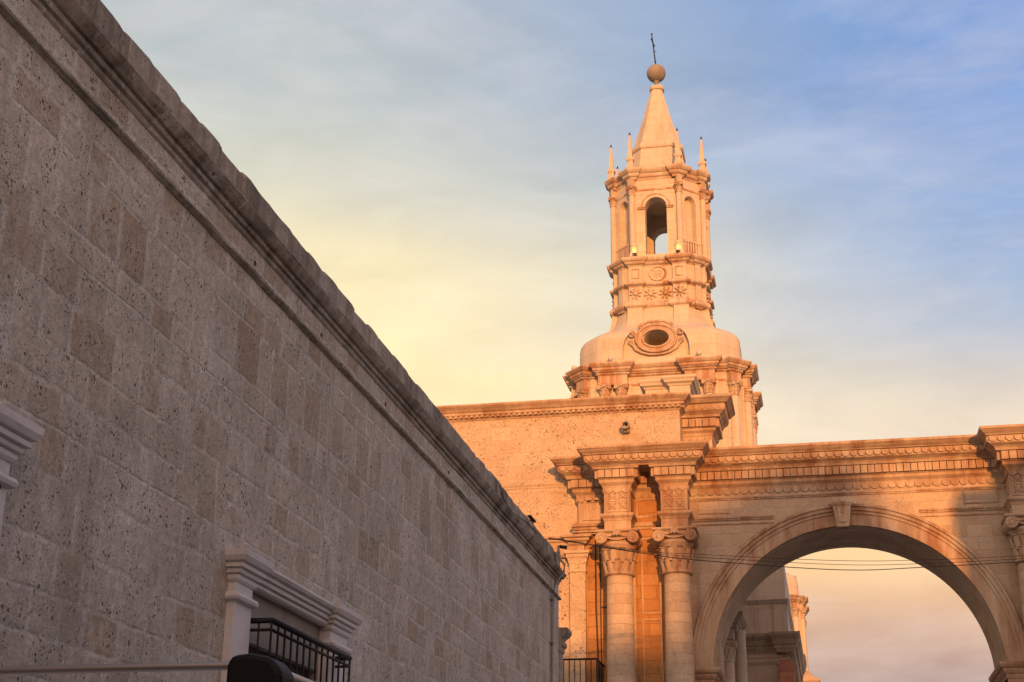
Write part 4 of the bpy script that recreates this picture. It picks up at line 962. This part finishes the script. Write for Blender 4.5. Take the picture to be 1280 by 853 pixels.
# ------------------------------------------------------------------ cables, camera, bracket
def cable(pts, r, lab, n=26):
    P = [Vector(p) for p in pts]; out_ = []
    for i in range(len(P)-1):
        p0 = P[i-1] if i else P[0]; p3 = P[i+2] if i+2 < len(P) else P[-1]
        for k in range(n):
            t = k/n; a, b_, c, d = p0, P[i], P[i+1], p3
            out_.append(.5*((2*b_)+(c-a)*t+(2*a-5*b_+4*c-d)*t*t+(3*b_-a-3*c+d)*t**3))
    out_.append(P[-1])
    return tag(MB().tube(out_, r, 6).build('overhead_cable', 'cable', base=P[0]), lab, 'cable', 'overhead cables crossing in front of the arch')
def pix(px, py, Y):
    d = fw+r2*((px-640)/1821)-u2*((py-426.5)/1821); t = Y/d.y; return Vector((0, 0, 1.6))+d*t
def pixX(px, py, X):
    d = fw+r2*((px-640)/1821)-u2*((py-426.5)/1821); return Vector((0, 0, 1.6))+d*(X/d.x)
for ys, lab in (((673, 692, 701, 712.5, 709, 701), 'lowest and thickest black cable strung across the arch opening'), ((673.5, 690.5, 697, 706, 704.5, 697.5), 'middle thin cable of three strung across the arch opening'), ((672.5, 689, 693.5, 701, 700, 694), 'top thin cable of three strung across the arch opening')):
    xs = (686, 805, 880, 1050, 1160, 1300); Ys = (30.4, 32.3, 33.4, 35.4, 36.4, 37.6)
    cable([pix(a, b_, c) for a, b_, c in zip(xs, ys, Ys)], 0.0105 if ys[2] > 700 else .0065, lab)
tag(MB().tube([pixX(624, 606, -5.46), pixX(627, 617, -5.44), pixX(632, 629, -5.43), pixX(640, 640, -5.43), pixX(650, 648, -5.43), pixX(659, 653, -5.44), pixX(672, 667, -5.44)], .009, 6).build('parapet_cable', 'cable', base=Vector((-5.42, 26, 8.2))), 'slack black cable hanging along the parapet of the dark building', 'cable')
sc_ = thing('security_camera', 'small black security camera at the far end of the parapet', 'camera', (-5.42, 30.2, 8.55))
MB().tube([(-5.47, 30.3, 8.40), (-5.47, 30.3, 8.60), (-5.38, 30.3, 8.60)], .014, 6).build('bracket', 'iron', sc_)
MB().lathe([(.02, -.08), (.035, -.075), (.04, .06), (.048, .07), (.04, .085)], seg=14, mtx=Matrix.Translation((-5.36, 30.3, 8.57)) @ Matrix.Rotation(R(100), 4, 'Y')).build('body', 'iron', sc_)
br_ = thing('parapet_bracket', 'rusty metal bracket standing on top of the dark parapet', 'bracket', (-5.6, 27.6, 8.44))
x = MB(); x.tube([(-5.56, 27.75, 8.40), (-5.56, 27.75, 8.60)], .016, 6); x.build('post', 'dark', br_)
MB().tube([(-5.56, 28.0, 8.40), (-5.56, 28.0, 8.60)], .016, 6).build('post', 'dark', br_)
MB().box(-5.60, -5.52, 27.6, 28.15, 8.595, 8.62).build('plate', 'dark', br_)

# ------------------------------------------------------------------ parked van with roof rack
vn = thing('parked_van', 'parked white van of which only the metal roof rack shows above the lower left edge', 'van', (-2.65, 7, 0))
vx0, vx1, vy0, vy1 = -3.62, -1.66, 4.35, 9.4
sp = [(vy0, .45), (vy0-.05, .6), (vy0-.02, 1.1), (vy0+.05, 1.95), (vy0+.2, 2.06), (vy0+3.4, 2.08), (vy0+3.75, 2.0), (vy0+4.35, 1.35), (vy1-.1, 1.15), (vy1, .95), (vy1+.02, .5), (vy1-.1, .35), (vy0+.1, .35)]
b = MB(); n = len(sp); rings = []
for xx, k in ((vx0, .93), (vx0+.06, .985), (vx0+.2, 1), (vx1-.2, 1), (vx1-.06, .985), (vx1, .93)):
    rings.append([Vector((xx+(0 if z < 1.2 else (.1 if xx < -2.6 else -.1)*(z-1.2)/.85), 6.9+(y-6.9)*(k if k < 1 else 1), .35+(z-.35)*(.5+.5*k))) for y, z in sp])
b.loft(rings); b.build('body', 'paint', vn, bevel=.03)
gl = MB(); gl.box(vx0+.22, vx1-.22, vy0-.02, vy0+.06, 1.2, 1.8)
gl.build('rear_window', 'glass', vn)
for xx in (vx0-.012, vx1-.03):
    for y0, y1 in ((vy0+.3, vy0+1.5), (vy0+1.6, vy0+2.7), (vy0+2.8, vy0+3.7)):
        MB().prism([(y0, 1.2), (y1, 1.2), (y1-.05, 1.78), (y0+.03, 1.78)], xx, xx+.042, 'X').build('side_window', 'glass', vn)
MB().prism([(vy0+3.72, 1.98), (vy0+3.80, 1.98), (vy0+4.36, 1.37), (vy0+4.28, 1.37)], vx0+.2, vx1-.2, 'X').build('windscreen', 'glass', vn)
MB().box(vx0+.05, vx1-.05, vy0-.14, vy0+.05, .4, .62).build('bumper', 'plastic', vn, bevel=.03)
for xx in (vx0+.02, vx1-.16): MB().box(xx, xx+.14, vy0-.06, vy0+.06, .75, 1.15).build('tail_light', 'red_lens', vn, bevel=.02)
for xx in (vx0+.1, vx1-.4): MB().box(xx, xx+.3, vy1-.06, vy1+.05, .68, .88).build('headlight', 'clear_lens', vn, bevel=.02)
for xx in (vx0+.08, vx1-.08):
    for yy in (vy0+.95, vy1-.95):
        mt = Matrix.Translation((xx, yy, .33)) @ Matrix.Rotation(PI/2, 4, 'Y')
        wv = MB().lathe([(.2, -.1), (.31, -.1), (.33, -.07), (.33, .07), (.31, .1), (.2, .1)], seg=24, mtx=mt).build('wheel', 'rubber', vn)
        MB().lathe([(.05, -.09), (.2, -.08), (.2, .08), (.05, .09)], seg=20, mtx=mt).build('rim', 'alu', wv)
rz = 2.285; yr = 4.50
rack = thing_part = MB().tube([(vx0+.12, yr, rz), (vx1-.2, yr, rz)], .014, 14).build('roof_bar', 'alu', vn)
for yy in (yr+1.3, yr+2.6): MB().tube([(vx0+.12, yy, rz), (vx1-.2, yy, rz)], .014, 14).build('roof_bar', 'alu', vn)
for xx in (-3.46, -1.77):
    MB().tube([(xx, yr+.02, rz-.01), (xx, yr+2.9, rz-.01)], .019, 12).build('roof_rail', 'alu', vn)
    for yy in (yr, yr+2.75):
        ft = MB(); ft.prism([(xx-.12, 2.04), (xx+.07, 2.04), (xx+.072, 2.26), (xx+.03, 2.305), (xx-.04, 2.318), (xx-.105, 2.312), (xx-.118, 2.28)], yy-.05, yy+.09, 'Y'); ft.build('rack_foot', 'plastic', vn, bevel=.018)

# ------------------------------------------------------------------ houses behind the camera that shade the street
def house(name, lab, x0, x1, y0, y1, h, mt, rot=0, extra=None, pivot=None):
    cx, cy = pivot or ((x0+x1)/2, (y0+y1)/2)
    t = thing(name, lab, 'house', (cx, cy, 0)); t.rotation_euler = (0, 0, rot)
    b = MB(); b.box(x0, x1, y0, y1, 0, h); b.box(x0-.15, x1+.15, y0-.15, y1+.15, h-.5, h-.3)
    if extra: [b.box(*e) for e in extra]
    b.build('wall', mt, t)
    fl = int(h/3.3)
    wn = MB(); fr_ = MB(); nx = int((x1-x0)/2.6)
    for k in range(fl):
        for i in range(nx):
            xc = x0+(i+.5)*(x1-x0)/nx; z = 1+k*3.3
            fr_.box(xc-.7, xc+.7, y1, y1+.08, z-.1, z+1.9); wn.box(xc-.55, xc+.55, y1+.07, y1+.1, z, z+1.75)
    f = fr_.build('window_frames', 'white', t); wn.build('panes', 'glass', f)
    return t
tanE = math.tan(SUN_EL); 
house('city_house', 'long ochre apartment house across the square behind the camera', 2, 21.6, -56, -45, 18.6, 'render2')
house('city_house', 'tall cream apartment house with a roof terrace behind the camera', 21.65, 24.0, -56, -45, 23.4, 'render', extra=[(24.0, 24.6, -56, -45, 0, 22.4), (24.6, 25.2, -56, -45, 0, 21.4)])
house('city_house', 'wide cream corner house behind the camera on the right', 25.3, 40, -56, -45, 20.0, 'render')
house('city_house', 'stepped corner house on the right side of the street', 10.40, 22, 5, 14.5, 15.0, 'render2', rot=R(15), pivot=(10.4, 14.5), extra=[(11.3, 22, 5, 14.4, 14.9, 15.35), (11.75, 22, 5, 14.4, 15.2, 15.7)])
ter = house('city_house', 'unseen low cream terrace added to shade the lower ashlar wall across the street', 6.6, 9.8, -22, 18, 8.4, 'render')  # out-of-view row added to block low sky from the lower left wall
for k in range(10):
    yc = -20+k*4.0
    for z0, z1 in ((.15, 2.6), (4.2, 6.5)):
        f = MB(); f.box(6.52, 6.62, yc-.75, yc+.75, z0-.12, z1+.15); f.box(6.44, 6.62, yc-.9, yc+.9, z1+.15, z1+.3)
        f = f.build('window_frame', 'white', ter); MB().box(6.50, 6.53, yc-.58, yc+.58, z0, z1).build('pane', 'dark' if z0 < 1 else 'glass', f)
